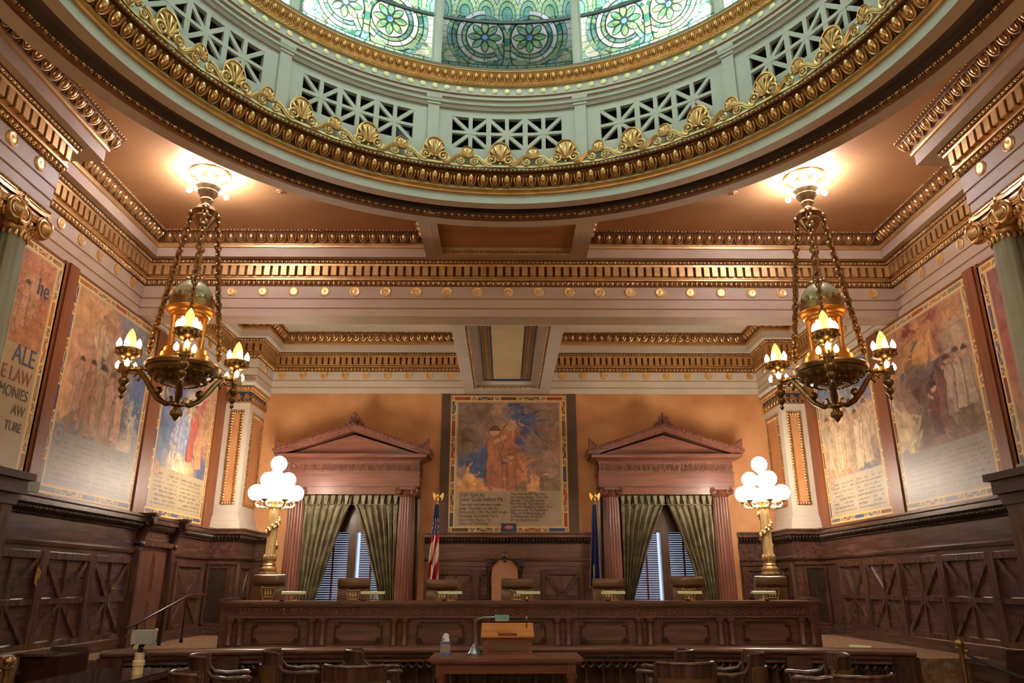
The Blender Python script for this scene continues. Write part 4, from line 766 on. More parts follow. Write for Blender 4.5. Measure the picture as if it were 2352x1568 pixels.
# ------------------------------------------------------------------ pedimented windows
def pediment_window(xc, idx, lab):
    w = empty('window_%d' % idx, (xc, YB, .65), lab, 'window', None, 0., 'structure'); z = lambda q: q-.65
    def B(): return MB()
    b = B(); b.box(-1.50,1.50,-.56,-.0,z(3.66),z(3.97)); b.box(-1.52,1.52,-.58,0,z(3.95),z(3.975)); b.box(-.98,.98,-.5,0,z(3.50),z(3.66)); b.build('architrave', 'woodredh', w)
    b = B(); b.box(-1.49,1.49,-.55,0,z(3.975),z(4.22)); b.build('frieze', 'woodredh', w); b = B()
    pmt = shell(.15,.19,7); pmt.V = [v*np.array([1,.8,1])+np.array([0,0,-.1]) for v in pmt.V]; un = MB().addm(pmt, np.diag([1,-1,1])); un.tube(np.c_[spiral(.09,.0,.04,.01,1.3,0,16,.02)], .01, 5); un.tube(np.c_[spiral(.09,-.07,.03,.008,1.3,pi,14,.02)], .008, 5)
    run(b, un, (-1.47,-.552), (1.47,-.552), (0,-1), z(3.99), z(4.2), 0, .004, .21); run(b, un, (-1.49,-.03), (-1.49,-.53), (-1,0), z(3.99), z(4.2), 0, .004, .2); run(b, un, (1.49,-.53), (1.49,-.03), (1,0), z(3.99), z(4.2), 0, .004, .2)
    b.build('frieze_ornament', 'woodred', w, smooth=50)
    b = B(); cp = [(-1.49,0),(-1.49,-.55),(1.49,-.55),(1.49,0)]; prf = [(0,4.215),(.03,4.22),(.05,4.25),(.12,4.27),(.17,4.28),(.17,4.335),(.19,4.36),(-.2,4.365)]
    b.sweep(cp[::-1], [(-p, z(q)) for p, q in prf], 1) if False else b.sweep(cp, [(p, z(q)) for p, q in prf], -1) if False else b.sweep(cp, [(p, z(q)) for p, q in prf], 1); b.build('cornice', 'woodredh', w)
    ap, hx, zb = z(4.93), 1.72, z(4.36); b = B(); b.prism([(-1.5,zb),(1.5,zb),(0,ap-.11)], -.52, 0, 'y'); b.build('tympanum', 'woodredh', w)
    b = B(); sl = sqrt(hx*hx+(ap-zb)**2); nx, nz = (ap-zb)/sl, hx/sl
    for s_ in (-1,1):
        for t0, t1, y in ((0,.05,-.66),(.05,.10,-.70),(.10,.16,-.74)):
            q = [(s_*(hx+.0-nx*0)+s_*(-.02), zb+0*0)]; P0 = (s_*(hx)-s_*0+s_*nx*(t0-.05), zb+nz*(t0-.05)); P1_ = (0, ap+(t0-.05)/nz); P2_ = (0, ap+(t1-.05)/nz); P3_ = (s_*hx+s_*nx*(t1-.05), zb+nz*(t1-.05))
            b.prism([P0,P1_,P2_,P3_] if s_ < 0 else [P0,P3_,P2_,P1_], y, 0, 'y')
    for s_ in (-1,1):
        lv = leaf_unit(.09,.06); A_ = np.array([[s_*-hx/sl,0,s_*nx],[0,-1,0],[(ap-zb)/sl,0,nz]]); k_ = int(sl/.09)
        b.rep(lv, np.repeat(A_[None], k_, 0), [(s_*hx*(1-(q+.5)/k_)+s_*nx*.075, -.745, zb+(ap-zb)*(q+.5)/k_+nz*.075) for q in range(k_)])
    b.build('raking_cornice', 'woodred', w, smooth=35)
    b = B(); a_ = shell(.26,.3,7); b.addm(a_, np.eye(3), (0,-.62,ap+.03)); 
    for s_ in (-1,1): b.tube(np.c_[spiral(s_*.17,ap+.08,.07,.015,1.4,pi/2,24,-.62,s_)], .025, 6); b.beam((s_*.12,-.62,ap+.05),(s_*.42,-.62,ap-.06),.06)
    b.ball((0,-.62,ap+.33), .05, 8, 6); b.build('acroterion', 'woodred', w, smooth=45)
    for s_ in (-1,1):
        b = B(); b.prism([(s_*1.70,zb+.06),(s_*1.30,zb+.12),(s_*1.42,zb+.18),(s_*1.58,zb+.22),(s_*1.66,zb+.33),(s_*1.72,zb+.36)][::s_], -.72, -.58, 'y')
        for q in range(4): b.ball((s_*(1.45+.06*q),-.73,zb+.14+.035*q), .04, 6, 4)
        b.build('corner_acroterion', 'woodred', w, smooth=40)
    fl_ = lambda th: 1-.085*np.abs(np.sin(th*10))**.7
    for s_ in (-1,1):
        x = s_*1.22; c = B(); c.lathe([(.205,.0),(.205,.02),(.2,.8),(.18,2.4),(.17,2.78)], 160, (x,-.30,z(.75)), flute=fl_); c.box(x-.26,x+.26,-.56,0,0,.06); c.lathe([(.25,.06),(.26,.08),(.25,.11),(.21,.12)],24,(x,-.30,0)); c.build('column_shaft', 'woodred', w, smooth=28)
        c = B(); c.box(x-.24,x+.24,-.52,-.06,z(3.64),z(3.67)); c.lathe([(.17,-.1),(.2,-.08),(.24,.0),(.2,.05)],20,(x,-.30,z(3.55)))
        for dx in (-1,1):
            for yy in (-.52,-.1): c.tube(spiral(x+dx*.17,z(3.56),.085,.012,2,pi/2,36,yy,-dx), .016, 6)
            o = MB().lathe([(.085,-.22),(.06,-.1),(.06,.1),(.085,.22)],16); o.V = [v[:, [0,2,1]]+np.array([x+dx*.17,-.31,z(3.56)]) for v in o.V]; c.addm(o)
        c.box(x-.17,x+.17,-.53,-.09,z(3.6),z(3.645)); c.build('column_capital', 'woodred', w, smooth=45)
    b = B()
    for s_ in (-1,1): b.box(s_*.86,s_*1.02,-.12,0,0,z(3.5)); b.box(s_*.76,s_*.86,-.02,.2,0,z(3.5)); b.box(s_*1.02,s_*1.48,-.05,0,0,z(3.6))
    b.box(-.86,.86,-.02,.2,z(3.40),z(3.5)); b.box(-.09,.09,.04,.2,z(.85),z(3.45)); b.box(-.84,.84,.05,.19,z(2.72),z(3.46)); b.build('sash_frame', 'wood', w)
    for s_ in (-1,1):
        b = B(); x0, x1 = (s_*.10, s_*.74); x0, x1 = min(x0,x1), max(x0,x1); zz = z(.9); g_ = .0 if s_*(1 if idx == 1 else -1) < 0 else .06
        x1b = x1-(g_ if s_ > 0 else 0); x0b = x0+(g_*.0)
        if g_: x0b, x1b = (x0+g_, x1) if s_ > 0 else (x0, x1-g_)
        while zz < z(2.72): b.add([(x0b,.10,zz),(x1b,.10,zz),(x1b,.125,zz+.040),(x0b,.125,zz+.040)], [(0,1,2,3)]); zz += .048
        b.build('blind', 'blind', w); b = B()
        xm = (x0+x1)/2; b.box(xm-.02,xm+.02,.085,.095,z(.9),z(2.72)); b.build('blind_tape', 'tape', w)
    gl = B().box(-.76,.76,.24,.25,z(.85),z(3.45)); gl.build('pane', PANE, w)
    return w
pm_, nt_, b_ = newmat('window_glass'); b_.inputs['Transmission Weight'].default_value = 1.; b_.inputs['Roughness'].default_value = .02; b_.inputs['IOR'].default_value = 1.02; PANE = pm_
pediment_window(-3.37, 1, 'left window under a red mahogany pediment with scroll capitals')
pediment_window(3.60, 2, 'right window under a red mahogany pediment with scroll capitals')
# curtains
def curtain(xa, xb_top, xb_bot, ztop, zbot, y, lab, seed):
    """outer edge xa, inner edge swings from xb_top to xb_bot"""
    o = empty('curtain', ((xa+xb_bot)/2, y, zbot), lab, 'curtain', 'olive damask curtains of the two windows'); nz, nu = 60, 150; v = np.linspace(0,1,nz)[:,None]; u = np.linspace(0,1,nu)[None,:]
    rs = np.random.RandomState(seed); h = 1-v; s_ = np.clip(h/1.,0,1); xi = xb_top+(xb_bot-xb_top)*np.clip((h-.06)/.94,0,1)**.85
    xx = xa+(xi-xa)*(u+.012*np.sin(u*40+seed)); ph = u*6.5*2*pi+.5*np.sin(h*3+seed)*h; amp = (.022+.05*np.clip(h*3,0,1))*(1-.35*h)
    yy = -amp*(np.sin(ph)+.35*np.sin(2.1*ph+1.3+2*h))+.012*np.sin(h*17+u*9); pin = np.exp(-((h-.085)/.018)**2); yy = yy*(1-.55*pin)
    zz = ztop+(zbot-ztop)*h-.012*np.sin(ph)*(h < .03)
    P = np.stack([xx-(xa+xb_bot)/2, yy, zz-zbot+0*u], -1); P2_ = P+np.array([0,.015,0])
    b = MB().grid(P); b.grid(P2_); b.build('cloth', 'velvet', o, smooth=60); b = MB()
    for q in range(7):
        x = xa+(xb_top-xa)*(q+.3)/7-(xa+xb_bot)/2; b.ball((x,-.06,ztop-zbot-.19), .018, 6, 4); b.prism([(x-.05,ztop-zbot-.0),(x+.05,ztop-zbot),(x+.018,ztop-zbot-.19),(x-.018,ztop-zbot-.19)][::-1], -.085, -.03, 'y')
    b.tube([(xa+(xb_top-xa)*t-(xa+xb_bot)/2, -.075+.01*sin(t*40), ztop-zbot-.19-.006*abs(sin(t*22))) for t in np.linspace(0,1,40)], .01, 5); b.build('pinch_pleat', 'velvet', o, smooth=50)
for xa, xt, xb, lab, sd in ((-4.42,-3.385,-4.10,'left curtain of the left window drawn to its outer side',1),(-2.36,-3.355,-2.58,'right curtain of the left window',4),(2.60,3.605,2.70,'left curtain of the right window',9),(4.63,3.635,4.38,'right curtain of the right window',13)):
    curtain(xa, xt, xb, 3.49, 1.0, YB-.27, lab, sd)
for xc, lab in ((-3.37,'brass curtain rod of the left window'),(3.60,'brass curtain rod of the right window')):
    b = MB().tube([(xc-1.04,YB-.19,3.50),(xc+1.04,YB-.19,3.50)], .014, 8)
    for q in range(16): b.tube([(xc-1.0+.132*q+.018*cos(a),YB-.19,3.497+.022*sin(a)) for a in np.linspace(0,2*pi,10)], .004, 4)
    tag(b.build('curtain_rod', 'brass', None, (xc,YB-.19,3.50), 40), lab, 'curtain rod')

# ------------------------------------------------------------------ bench
bn = empty('judges_bench', (.29,12.3,.65), 'long carved mahogany bench with seven front panels', 'bench'); O = np.array([.29,12.3,.65]); BXA, BXB = -4.28, 4.83
def bb(mb, name, m, sm=0): mb.V = [v-O for v in mb.V]; return mb.build(name, m, bn, smooth=sm)
b = MB(); b.box(BXA-.05,BXB+.05,12.26,13.0,1.315,1.36); b.box(BXA-.03,BXB+.03,12.29,12.5,1.28,1.315); b.box(BXA-.25,BXA-.05,12.55,13.0,1.33,1.40); b.box(BXB+.05,BXB+.25,12.55,13.0,1.33,1.40); bb(b, 'bench_top', 'woodh')
b = MB()
for x in (-3.47,-2.2,-.93,.36,1.64,2.9,4.15): b.box(x-.03,x+.03,12.27,12.33,1.355,1.385)
bb(b, 'top_clip', 'black')
b = MB(); b.box(BXA,BXB,12.33,12.4,1.14,1.28); b.box(BXA-.02,BXB+.02,12.30,12.4,1.11,1.14); b.box(BXA,BXB,12.36,12.42,.65,1.11); b.box(BXA,BXB,12.30,12.42,.65,.72)
for x0 in (BXA-.23, BXB+.05): b.box(x0,x0+.18,12.6,12.98,.65,1.33)
bb(b, 'bench_front', 'woodh')
b = MB(); un = MB(); un.tube([(.045*cos(a),.012,.045*sin(a)) for a in np.linspace(0,2*pi,14)], .010, 5); un.ball((0,.012,0), .02, 6, 4); un.tube([(.068+.02*sin(t),.01,-.05+.1*t/pi) for t in np.linspace(0,pi,7)], .009, 5)
run(b, un, (BXA+.02,12.33), (BXB-.02,12.33), (0,-1), 1.15, 1.27, 0, .002, .136); bb(b, 'carved_frieze', 'woodred', 50)
px = [(-4.16+1.2714*k) for k in range(8)]
for k in range(7):
    x0, x1 = px[k]+.28, px[k+1]-.28; b = MB(); b.box(x0-.02,x1+.02,12.335,12.365,.74,1.09); bb(b, 'panel_frame', 'woodh')
    b = MB(); e = .05; b.prism([(x0+e,.78),(x1-e,.78),(x1-e,.82),(x1,.82),(x1,.99),(x1-e,.99),(x1-e,1.04),(x0+e,1.04),(x0+e,.99),(x0,.99),(x0,.82),(x0+e,.82)], 12.325, 12.34, 'y'); bb(b, 'panel', 'woodh')
    b = MB()
    for a in ((x0-.02,x1+.02,1.035,1.065),): b.box(a[0]+.05,a[1]-.05,12.305,12.335,a[2],a[3])
    for x in (x0,x1): b.box(x-.012,x+.012,12.31,12.335,.82,1.0)
    for x, s_ in ((x0,1),(x1,-1)): b.box(x-.03*0,x+s_*.07,12.30,12.335,.985,1.01); b.prism([(x-.02,.77),(x+.09,.77),(x+.05,.83),(x-.02,.81)] if s_ > 0 else [(x+.02,.77),(x+.02,.81),(x-.05,.83),(x-.09,.77)], 12.295, 12.335, 'y')
    bb(b, 'panel_moulding', 'wooddark')
for x in px:
    for dx in (-.085,.085):
        b = MB(); b.lathe([(.06,.72),(.06,.75),(.045,.77),(.048,.9),(.044,1.04),(.06,1.05),(.065,1.08),(.065,1.11)], 16, (x+dx,12.31,0)); bb(b, 'half_column', 'woodlight', 50)
# ------------------------------------------------------------------ judges' chairs with emblem
def judge_chair():
    c = empty('judge_chair', (0,0,.65), '', 'chair'); hw_ = .275
    def cush(z0, z1, y0, bul, n=9):
        b = MB(); zs = np.linspace(z0, z1, 9); prof = [(0, 0)]; P = []
        for i, z_ in enumerate(zs):
            f = (i/(8))*2-1; e = max(0, 1-abs(f)**4)**.5; P.append([(x*hw_*(.96+.04*e), y0-bul*e*(1-.55*abs(x)**3), z_) for x in np.linspace(-1,1,n)])
        b.grid(np.array(P)); Q = np.array(P); Q[...,1] = y0+.07; b.grid(Q)
        for row in (0,8): b.add(np.r_[np.array(P[row]), Q[row]], [np.c_[np.arange(n-1),np.arange(1,n),np.arange(1,n)+n,np.arange(n-1)+n]])
        for col in (0,n-1): b.add(np.r_[np.array(P)[:,col], Q[:,col]], [np.c_[np.arange(8),np.arange(1,9),np.arange(1,9)+9,np.arange(8)+9]])
        return b
    cush(.45,.92,.0,.05).build('back_cushion', 'leather', c, smooth=70); cush(.90,1.07,-.02,.08).build('headrest', 'leather', c, smooth=70)
    b = MB(); b.box(-.27,.27,-.5,.05,.38,.47); b.build('seat', 'leather', c)
    for s_ in (-1,1): b = MB(); b.box(s_*.28,s_*.34,-.42,.02,.58,.64); b.box(s_*.29,s_*.33,-.12,-.06,.40,.58); b.build('armrest', 'wooddark', c)
    b = MB(); b.lathe([(.03,.06),(.03,.38)],10,(0,-.2,0))
    for q in range(5): a = q*2*pi/5; b.beam((0,-.2,.09),(.28*cos(a),-.2+.28*sin(a),.05),.05,.04); b.ball((.28*cos(a),-.2+.28*sin(a),.03),.03,6,4)
    b.build('swivel_base', 'wooddark', c)
    b = MB(); kz, kx = .80, 0.
    out = [(-.11,.08),(-.09,.08),(-.085,.06),(.085,.06),(.09,.08),(.11,.08),(.12,.04),(.075,-.13),(-.075,-.13),(-.12,.04),(-.11,.08)]
    b.tube([(x, -.062, kz+z_) for x, z_ in out], .006, 5)
    for x in (-.045,0,.045): b.ball((x,-.06,kz-.02), .022, 6, 4, (.8,.3,1.7)); b.ball((x,-.062,kz+.03), .012, 6, 4)
    b.box(-.07,.07,-.064,-.056,kz-.085,kz-.07); b.build('keystone_emblem', 'disc', c, label='gilt keystone outline with small arms')
    return c
jc = judge_chair(); ords = ['first from the left, below the left globe lamp','second from the left, before the left window','third from the left, below the striped flag','fourth from the left, before the carved armchair','third from the right, below the blue flag','second from the right, before the right window','first from the right, below the right globe lamp']
for k, (x, zt) in enumerate(((-4.06,1.78),(-2.60,1.72),(-1.07,1.69),(.23,1.71),(1.82,1.71),(3.21,1.74),(4.66,1.75))):
    o = jc if k == 0 else copy_tree(jc); o.location = (x, 13.56, .65); o.scale = (1,1,1.0+(zt-1.72)*.9); o.rotation_euler.z = (.0,.1,.06,-.04,-.05,.05,-.08)[k]*.6
    tag(o, 'brown leather high-back judge chair, '+ords[k], 'chair', 'leather chairs behind the bench')
# desk lamps with bar shades
def bar_lamp():
    l = empty('desk_lamp', (0,0,1.36), '', 'lamp'); MB().lathe([(.001,.0),(.09,0),(.09,.012),(.04,.025),(.001,.03)],16).build('base', 'brass', l, smooth=40)
    b = MB()
    for a in (0,2.1,4.2): b.tube([(.05*cos(a),.05*sin(a),.01),(.035*cos(a),.03*sin(a),.06),(0,0,.10)], .008, 6)
    b.tube([(0,0,.02),(0,0,.12)], .008, 6); b.build('stem', 'brass', l, smooth=40)
    b = MB(); n=9; b.prism([(.055*cos(a)-.0,.10+.045*sin(a)) for a in np.linspace(0,pi,n)], -.195, .195, 'x'); b.build('bar_shade', 'shade', l, smooth=40); return l
bl_ = bar_lamp()
for k, x in enumerate((-3.40,-2.12,-.87,.40,1.78,3.03,4.24)):
    o = bl_ if k == 0 else copy_tree(bl_); o.location = (x, 12.72, 1.36); o.rotation_euler.z = (.02,-.03,-.06,-.05,-.02,.02,.08)[k]
    tag(o, 'cream bar-shaded desk lamp on the bench, '+['beside the first chair from the left','beside the second chair from the left','beside the third chair from the left','beside the fourth chair from the left','before the third chair from the right','before the second chair from the right','before the first chair from the right'][k], 'lamp', 'bar lamps along the bench')
# carved armchair
t = empty('carved_armchair', (.02,16.2,.65), 'carved high-back armchair with tan upholstery and pediment crest', 'chair'); z = lambda q: q-.65
b = MB(); arch = [(-.27,z(.95)),(.27,z(.95)),(.27,z(1.85))]+[(.27*cos(a),z(1.85)+.27*sin(a)) for a in np.linspace(0,pi,15)][1:]; b.prism(arch, -.05, .04, 'y'); b.build('back_upholstery', 'tan', t)
b = MB()
for s_ in (-1,1): b.lathe([(.05,0),(.05,z(1.0)),(.035,z(1.1)),(.045,z(1.35)),(.04,z(1.8)),(.055,z(1.86)),(.055,z(1.92))],14,(s_*.33,0,0)); b.prism([(s_*.39,z(1.92)),(s_*.39,z(2.12)),(0,z(2.12)+.02),(0,z(2.10)),(s_*.12,z(2.09)),(s_*.22,z(2.0)),(s_*.29,z(1.88))][::-s_], -.06, .05, 'y'); b.ball((s_*.35,-.06,z(1.98)), .06, 8, 6); b.ball((s_*.24,-.06,z(2.06)), .05, 8, 6)
b.build('carved_frame', 'wooddark', t, smooth=40)
b = MB(); b.prism([(-.42,z(2.12)),(.42,z(2.12)),(.42,z(2.15)),(0,z(2.30)),(-.42,z(2.15))], -.09, .05, 'y'); b.prism([(-.3,z(2.145)),(.3,z(2.145)),(0,z(2.25))], -.10, -.08, 'y'); b.build('pediment_crest', 'woodlight', t); b = MB(); b.ball((0,-.11,z(2.17)), .075, 10, 8, (.8,.6,1.2)); b.ball((0,-.13,z(2.08)), .04, 8, 6); b.build('carved_head', 'wooddark', t, smooth=50)
b = MB(); b.box(-.34,.34,-.55,.05,z(1.0),z(1.12)); b.build('seat', 'tan', t); b = MB()
for x in (-.3,.3):
    for y in (-.5,0): b.lathe([(.04,0),(.03,.1),(.04,.35)],12,(x,y,0))
b.build('legs', 'wooddark', t, smooth=40)
# ------------------------------------------------------------------ flags
def flag(x, y, lab, kind):
    f = empty('flag', (x, y, .65), lab, 'flag'); b = MB(); b.lathe([(.001,0),(.18,0),(.18,.04),(.05,.09),(.03,.12)],18); b.build('stand', 'brass', f, smooth=40)
    MB().lathe([(.016,.1),(.016,2.68)],10).build('pole', 'honey', f, smooth=40)
    b = MB(); b.lathe([(.001,2.66),(.03,2.68),(.02,2.71),(.03,2.74),(.001,2.77)],10); b.ball((0,0,2.80),.035,8,6,(.8,.8,1.5)); b.ball((0,-.03,2.86),.02,6,5)
    for s_ in (-1,1): b.prism([(s_*.02,2.76),(s_*.06,2.82),(s_*.11,2.86),(s_*.12,2.80),(s_*.10,2.72),(s_*.07,2.68),(s_*.06,2.75)][::-s_], -.012, .012, 'y')
    b.build('eagle_finial', 'brass', f, smooth=40)
    nv, nu = 90, 60; v = np.linspace(0,1,nv)[:,None]; u = np.linspace(0,1,nu)[None,:]; h = v; w_ = .04+.085*h**.8
    xx = -.02-.02*h+w_*(2*u-1)-.02*h; yy = -.03-.05*h*np.sin(u*pi*5.+h*1.2)-.05*h-.02; zz = 2.60-1.72*h-.05*h*(u-.5)
    if kind == 'us':
        s_ = np.sin((u*2.1+h*.5)*pi*1.6); band = (u*3.2+h*5.2+.25*s_) ; c = np.where(((np.floor(band)) % 2 == 0)[...,None], srgb((170,36,40)), srgb((226,214,196))); can = (h < .40-.05*u); c = np.where(can[...,None], srgb((34,44,86)), c)
        star = can & (h > .17) & (((u*5+h*4) % 1-.5)**2*9+((h*18+u*3) % 1-.5)**2*9 < .55); c = np.where(star[...,None], srgb((226,222,214)), c)
    else: c = np.zeros((nv,nu,3)); c[:] = srgb((38,48,98)); c *= (.8+.4*fbm(u*6+h*0, h*20, 5)[...,None])
    fr = (u > .95) | (u < .03)*(h > .3) if kind != 'us' else (u > .97); fr = fr | (h > .985); c = np.where((fr+0*u*h).astype(bool)[...,None], srgb((206,156,72)), c)
    MB().grid(np.stack([xx,yy,zz],-1)*np.array([1,1,1]), c.reshape(-1,3)).build('cloth', 'flag', f, smooth=60)
    b = MB(); b.tube([(-.09,-.14,1.35),(-.09,-.15,1.15),(-.095,-.15,1.0)], .008, 6); b.ball((-.095,-.15,.97),.03,8,6,(1,1,1.6)); b.build('tassel', 'disc', f, smooth=40)
flag(-1.42, 16.30, 'striped red and white flag with starred blue canton on an eagle-topped pole', 'us')
flag(1.97, 16.30, 'dark blue fringed flag on an eagle-topped pole', 'blue')
# ------------------------------------------------------------------ globe candelabra
def candelabrum():
    c = empty('globe_lamp', (0,0,.65), '', 'lamp'); MB().box(-.22,.22,-.22,.22,0,1.13).build('pedestal', 'wood', c)
    b = MB(); b.lathe([(.17,1.13),(.17,1.17),(.13,1.19),(.15,1.22),(.15,1.25),(.11,1.29),(.125,1.31),(.10,1.34)],28); b.lathe([(.095,1.34),(.10,1.52),(.092,1.53),(.09,2.20),(.078,2.36)],120, flute=lambda th: 1-.06*np.clip(np.sin(th*8),0,1)); b.lathe([(.10,2.36),(.105,2.38),(.08,2.39),(.09,2.42),(.15,2.47),(.15,2.50),(.08,2.53),(.05,2.6),(.045,2.9),(.03,3.05)],24)
    for q in range(12): a = q*pi/6; b.ball((.105*cos(a),.105*sin(a),1.43),.03,6,5,(.8,.8,2.2))
    b.build('column', 'goldcrest', c, smooth=45)
    b = MB(); b.tube([(.102*cos(a),.102*sin(a),1.62+a*.072) for a in np.linspace(0,9,70)], .022, 6)
    for q in range(26): a = q*.35; b.ball((.108*cos(a),.108*sin(a),1.63+a*.072+.03*(-1)**q),.034,6,4,(1,1,1.2))
    b.build('garland', 'goldcrest', c, smooth=50)
    pos = [(0,0,3.20)]+[(.21*cos(a),.21*sin(a),2.90) for a in (pi/2-.9, pi/2+1.2, pi/2+3.3)]+[(.365*cos(a),.365*sin(a),2.64) for a in np.arange(6)*pi/3+.25]
    for k, p in enumerate(pos):
        b = MB()
        if k:
            r_ = sqrt(p[0]**2+p[1]**2); d_ = (p[0]/r_, p[1]/r_); zb = p[2]-.15
            b.tube([(d_[0]*q,d_[1]*q,zz_) for q, zz_ in ((.03,zb-.02),(.1,zb-.10),(r_*.6,zb-.13),(r_*.9,zb-.12),(r_,zb-.06),(r_,zb))], .02, 6)
            for q in range(4): b.ball((d_[0]*(.1+r_*.2*q),d_[1]*(.1+r_*.2*q),zb-.12+.02*(q%2)),.028,6,4)
        b.lathe([(.02,-.2),(.06,-.165),(.07,-.15),(.05,-.13)],12,p); ar = b.build('arm', 'goldcrest', c, smooth=45)
        MB().ball(p, .152, 20, 14).build('globe', 'globe', ar, smooth=180)
    return c
g1 = candelabrum(); g1.location = (-4.40,14.55,.65); tag(g1, 'gilt candelabrum with lit white globes at the left end of the bench', 'lamp', 'globe lamps behind the bench')
g2 = copy_tree(g1); g2.location = (5.02,14.55,.65); g2.rotation_euler.z = .3; tag(g2, 'gilt candelabrum with lit white globes at the right end of the bench', 'lamp')
# ------------------------------------------------------------------ chandeliers (origin at the ceiling)
def chandelier():
    c = empty('chandelier', (0,0,7.30), '', 'chandelier')
    b = MB(); b.lathe([(.001,0),(.29,0),(.30,-.02),(.28,-.045),(.24,-.06)],32); b.build('canopy', 'brass', c, smooth=40); b = MB(); b.lathe([(.24,-.06),(.20,-.10),(.15,-.16),(.15,-.20),(.18,-.21),(.18,-.24)],32); b.build('canopy_neck', 'bronze', c, smooth=40)
    for q in range(12):
        a = q*pi/6; d_ = np.array([cos(a),sin(a),-.1-.6*(q % 2)]); d_ /= np.linalg.norm(d_); p = np.array([.19*cos(a),.19*sin(a),-.11-.06*(q % 2)]); s_ = MB(); s_.tube([p, p+d_*.07], .018, 6)
        o = s_.build('bulb_holder', 'bronze', c); s_ = MB().ball(p+d_*.125, .042, 8, 6); s_.build('bulb', 'bulb', o, smooth=180)
    b = MB(); b.lathe([(.19,-.24),(.14,-.29),(.15,-.31),(.11,-.36),(.075,-.40),(.09,-.43),(.06,-.47),(.05,-.52),(.09,-.55),(.17,-.58),(.18,-.63),(.14,-.68),(.16,-.72),(.10,-.82),(.04,-.92),(.001,-.97)],28); b.build('crown', 'bronze', c, smooth=40)
    A = [0, 2*pi/3, -2*pi/3]
    for a in A:
        u_ = np.array([sin(a),-cos(a),0]); p0_ = u_*.2+np.array([0,0,-.62]); p1_ = u_*.52+np.array([0,0,-2.72]); b = MB(); n = 30; d_ = (p1_-p0_)/n; L = np.linalg.norm(d_)
        side = np.array([cos(a),sin(a),0])
        for q in range(n):
            m_ = p0_+d_*(q+.5); o = side if q % 2 else u_; rr = .035+.012*(q % 3 == 0)
            b.tube([m_+o*rr*cos(t_)+d_*.62*sin(t_) for t_ in np.linspace(0,2*pi,9)[:-1]], .017, 5, closed=True); b.ball(m_+o*rr*.5, .024, 6, 4, (1,1,1.5))
        b.ball(p0_, .05, 8, 6); b.build('chain', 'bronze', c, smooth=50)
    b = MB(); n = 34
    b.lathe([(.012,-.97),(.012,-1.7)], 6)
    for q in range(16): b.ball((.02*cos(q*2.4),.02*sin(q*2.4),-.99-.045*q), .032+.01*(q % 3), 6, 4, (1,1,1.3))
    for q in range(10): a = q*2*pi/10; b.ball((.10*cos(a),.10*sin(a),-1.71+.02*(q % 2)), .035, 6, 4, (1,1,1.6))
    b.build('stem', 'bronze', c, smooth=50)
    b = MB(); t_ = np.linspace(0, pi/2, 12); b.lathe([(.272*cos(q), -2.00+.32*sin(q)) for q in t_[:-1]]+[(.001,-1.68)], 32); b.build('glass_dome', 'seaglass', c, smooth=60)
    b = MB(); b.lathe([(.26,-2.10),(.285,-2.10),(.285,-2.0),(.275,-1.99)], 32)
    for q in range(20): a = q*2*pi/20; b.prism([(-.03,0),(.03,0),(.02,.05),(0,.08),(-.02,.05)], -.005, .01, 'y'); V_ = b.V[-1]; b.V[-1] = (V_ @ rotz(a-pi/2).T)+np.array([.285*cos(a),.285*sin(a),-2.0])
    b.build('dome_band', 'bronze', c, smooth=35)
    b = MB(); b.lathe([(.22,-2.27),(.24,-2.26),(.24,-2.22),(.26,-2.21),(.265,-2.18),(.29,-2.165),(.31,-2.145),(.315,-2.12),(.28,-2.10),(.1,-2.10)], 36); b.lathe([(.22,-2.27),(.001,-2.24)],36); b.build('cornice', 'amber', c, smooth=35)
    for q in range(6):
        a = q*pi/3+.5; MB().lathe([(.05,-2.72),(.05,-2.69),(.036,-2.67),(.036,-2.5),(.032,-2.33),(.05,-2.29),(.05,-2.26)],12,(.215*cos(a),.215*sin(a),0)).build('column', 'amber', c, smooth=45)
    b = MB(); b.lathe([(.001,-2.70),(.27,-2.70),(.27,-2.76),(.30,-2.77),(.31,-2.86),(.34,-2.87),(.36,-2.92)], 36); b.build('drum_base', 'amber', c, smooth=35)
    b = MB(); b.lathe([(.36,-2.90),(.45,-2.90),(.475,-2.93),(.46,-2.97),(.42,-2.98),(.40,-3.03),(.30,-3.12),(.15,-3.18),(.001,-3.19)], 40); e = MB().ball((0,0,0),1,6,4)
    for q in range(24):
        a = q*2*pi/24
        for r_, z_ in ((.39,-3.05),(.31,-3.12),(.22,-3.16)): b.addm(e, np.diag([.03,.03,.022]), (r_*cos(a+r_),r_*sin(a+r_),z_))
    b.build('pierced_bowl', 'bronze', c, smooth=45)
    b = MB(); b.lathe([(.03,-3.18),(.05,-3.3),(.04,-3.4),(.10,-3.44),(.10,-3.46),(.04,-3.48),(.06,-3.54),(.065,-3.58),(.03,-3.64),(.001,-3.67)],16)
    for q in range(8): a = q*pi/4; b.ball((.055*cos(a),.055*sin(a),-3.56),.025,6,4,(1,1,1.8))
    b.build('pendant', 'bronze', c, smooth=45)
    for a in A:
        u_ = np.array([sin(a),-cos(a),0]); Zv = np.array([0,0,1.]); pt = lambda r_, z_: u_*r_+Zv*z_
        b = MB(); b.tube([pt(r_,z_) for r_, z_ in ((.06,-3.42),(.16,-3.43),(.28,-3.36),(.40,-3.22),(.50,-3.08),(.58,-2.98),(.68,-2.93))], [.03,.035,.04,.04,.035,.03,.025], 8)
        b.tube([pt(.62+.05*cos(q),-3.05+.05*sin(q)) for q in np.linspace(0,4.5,14)], .02, 6); b.tube([pt(.14+.05*cos(q),-3.38+.05*sin(q)) for q in np.linspace(2,7,14)], .02, 6); b.ball(pt(.30,-3.25), .06, 8, 6)
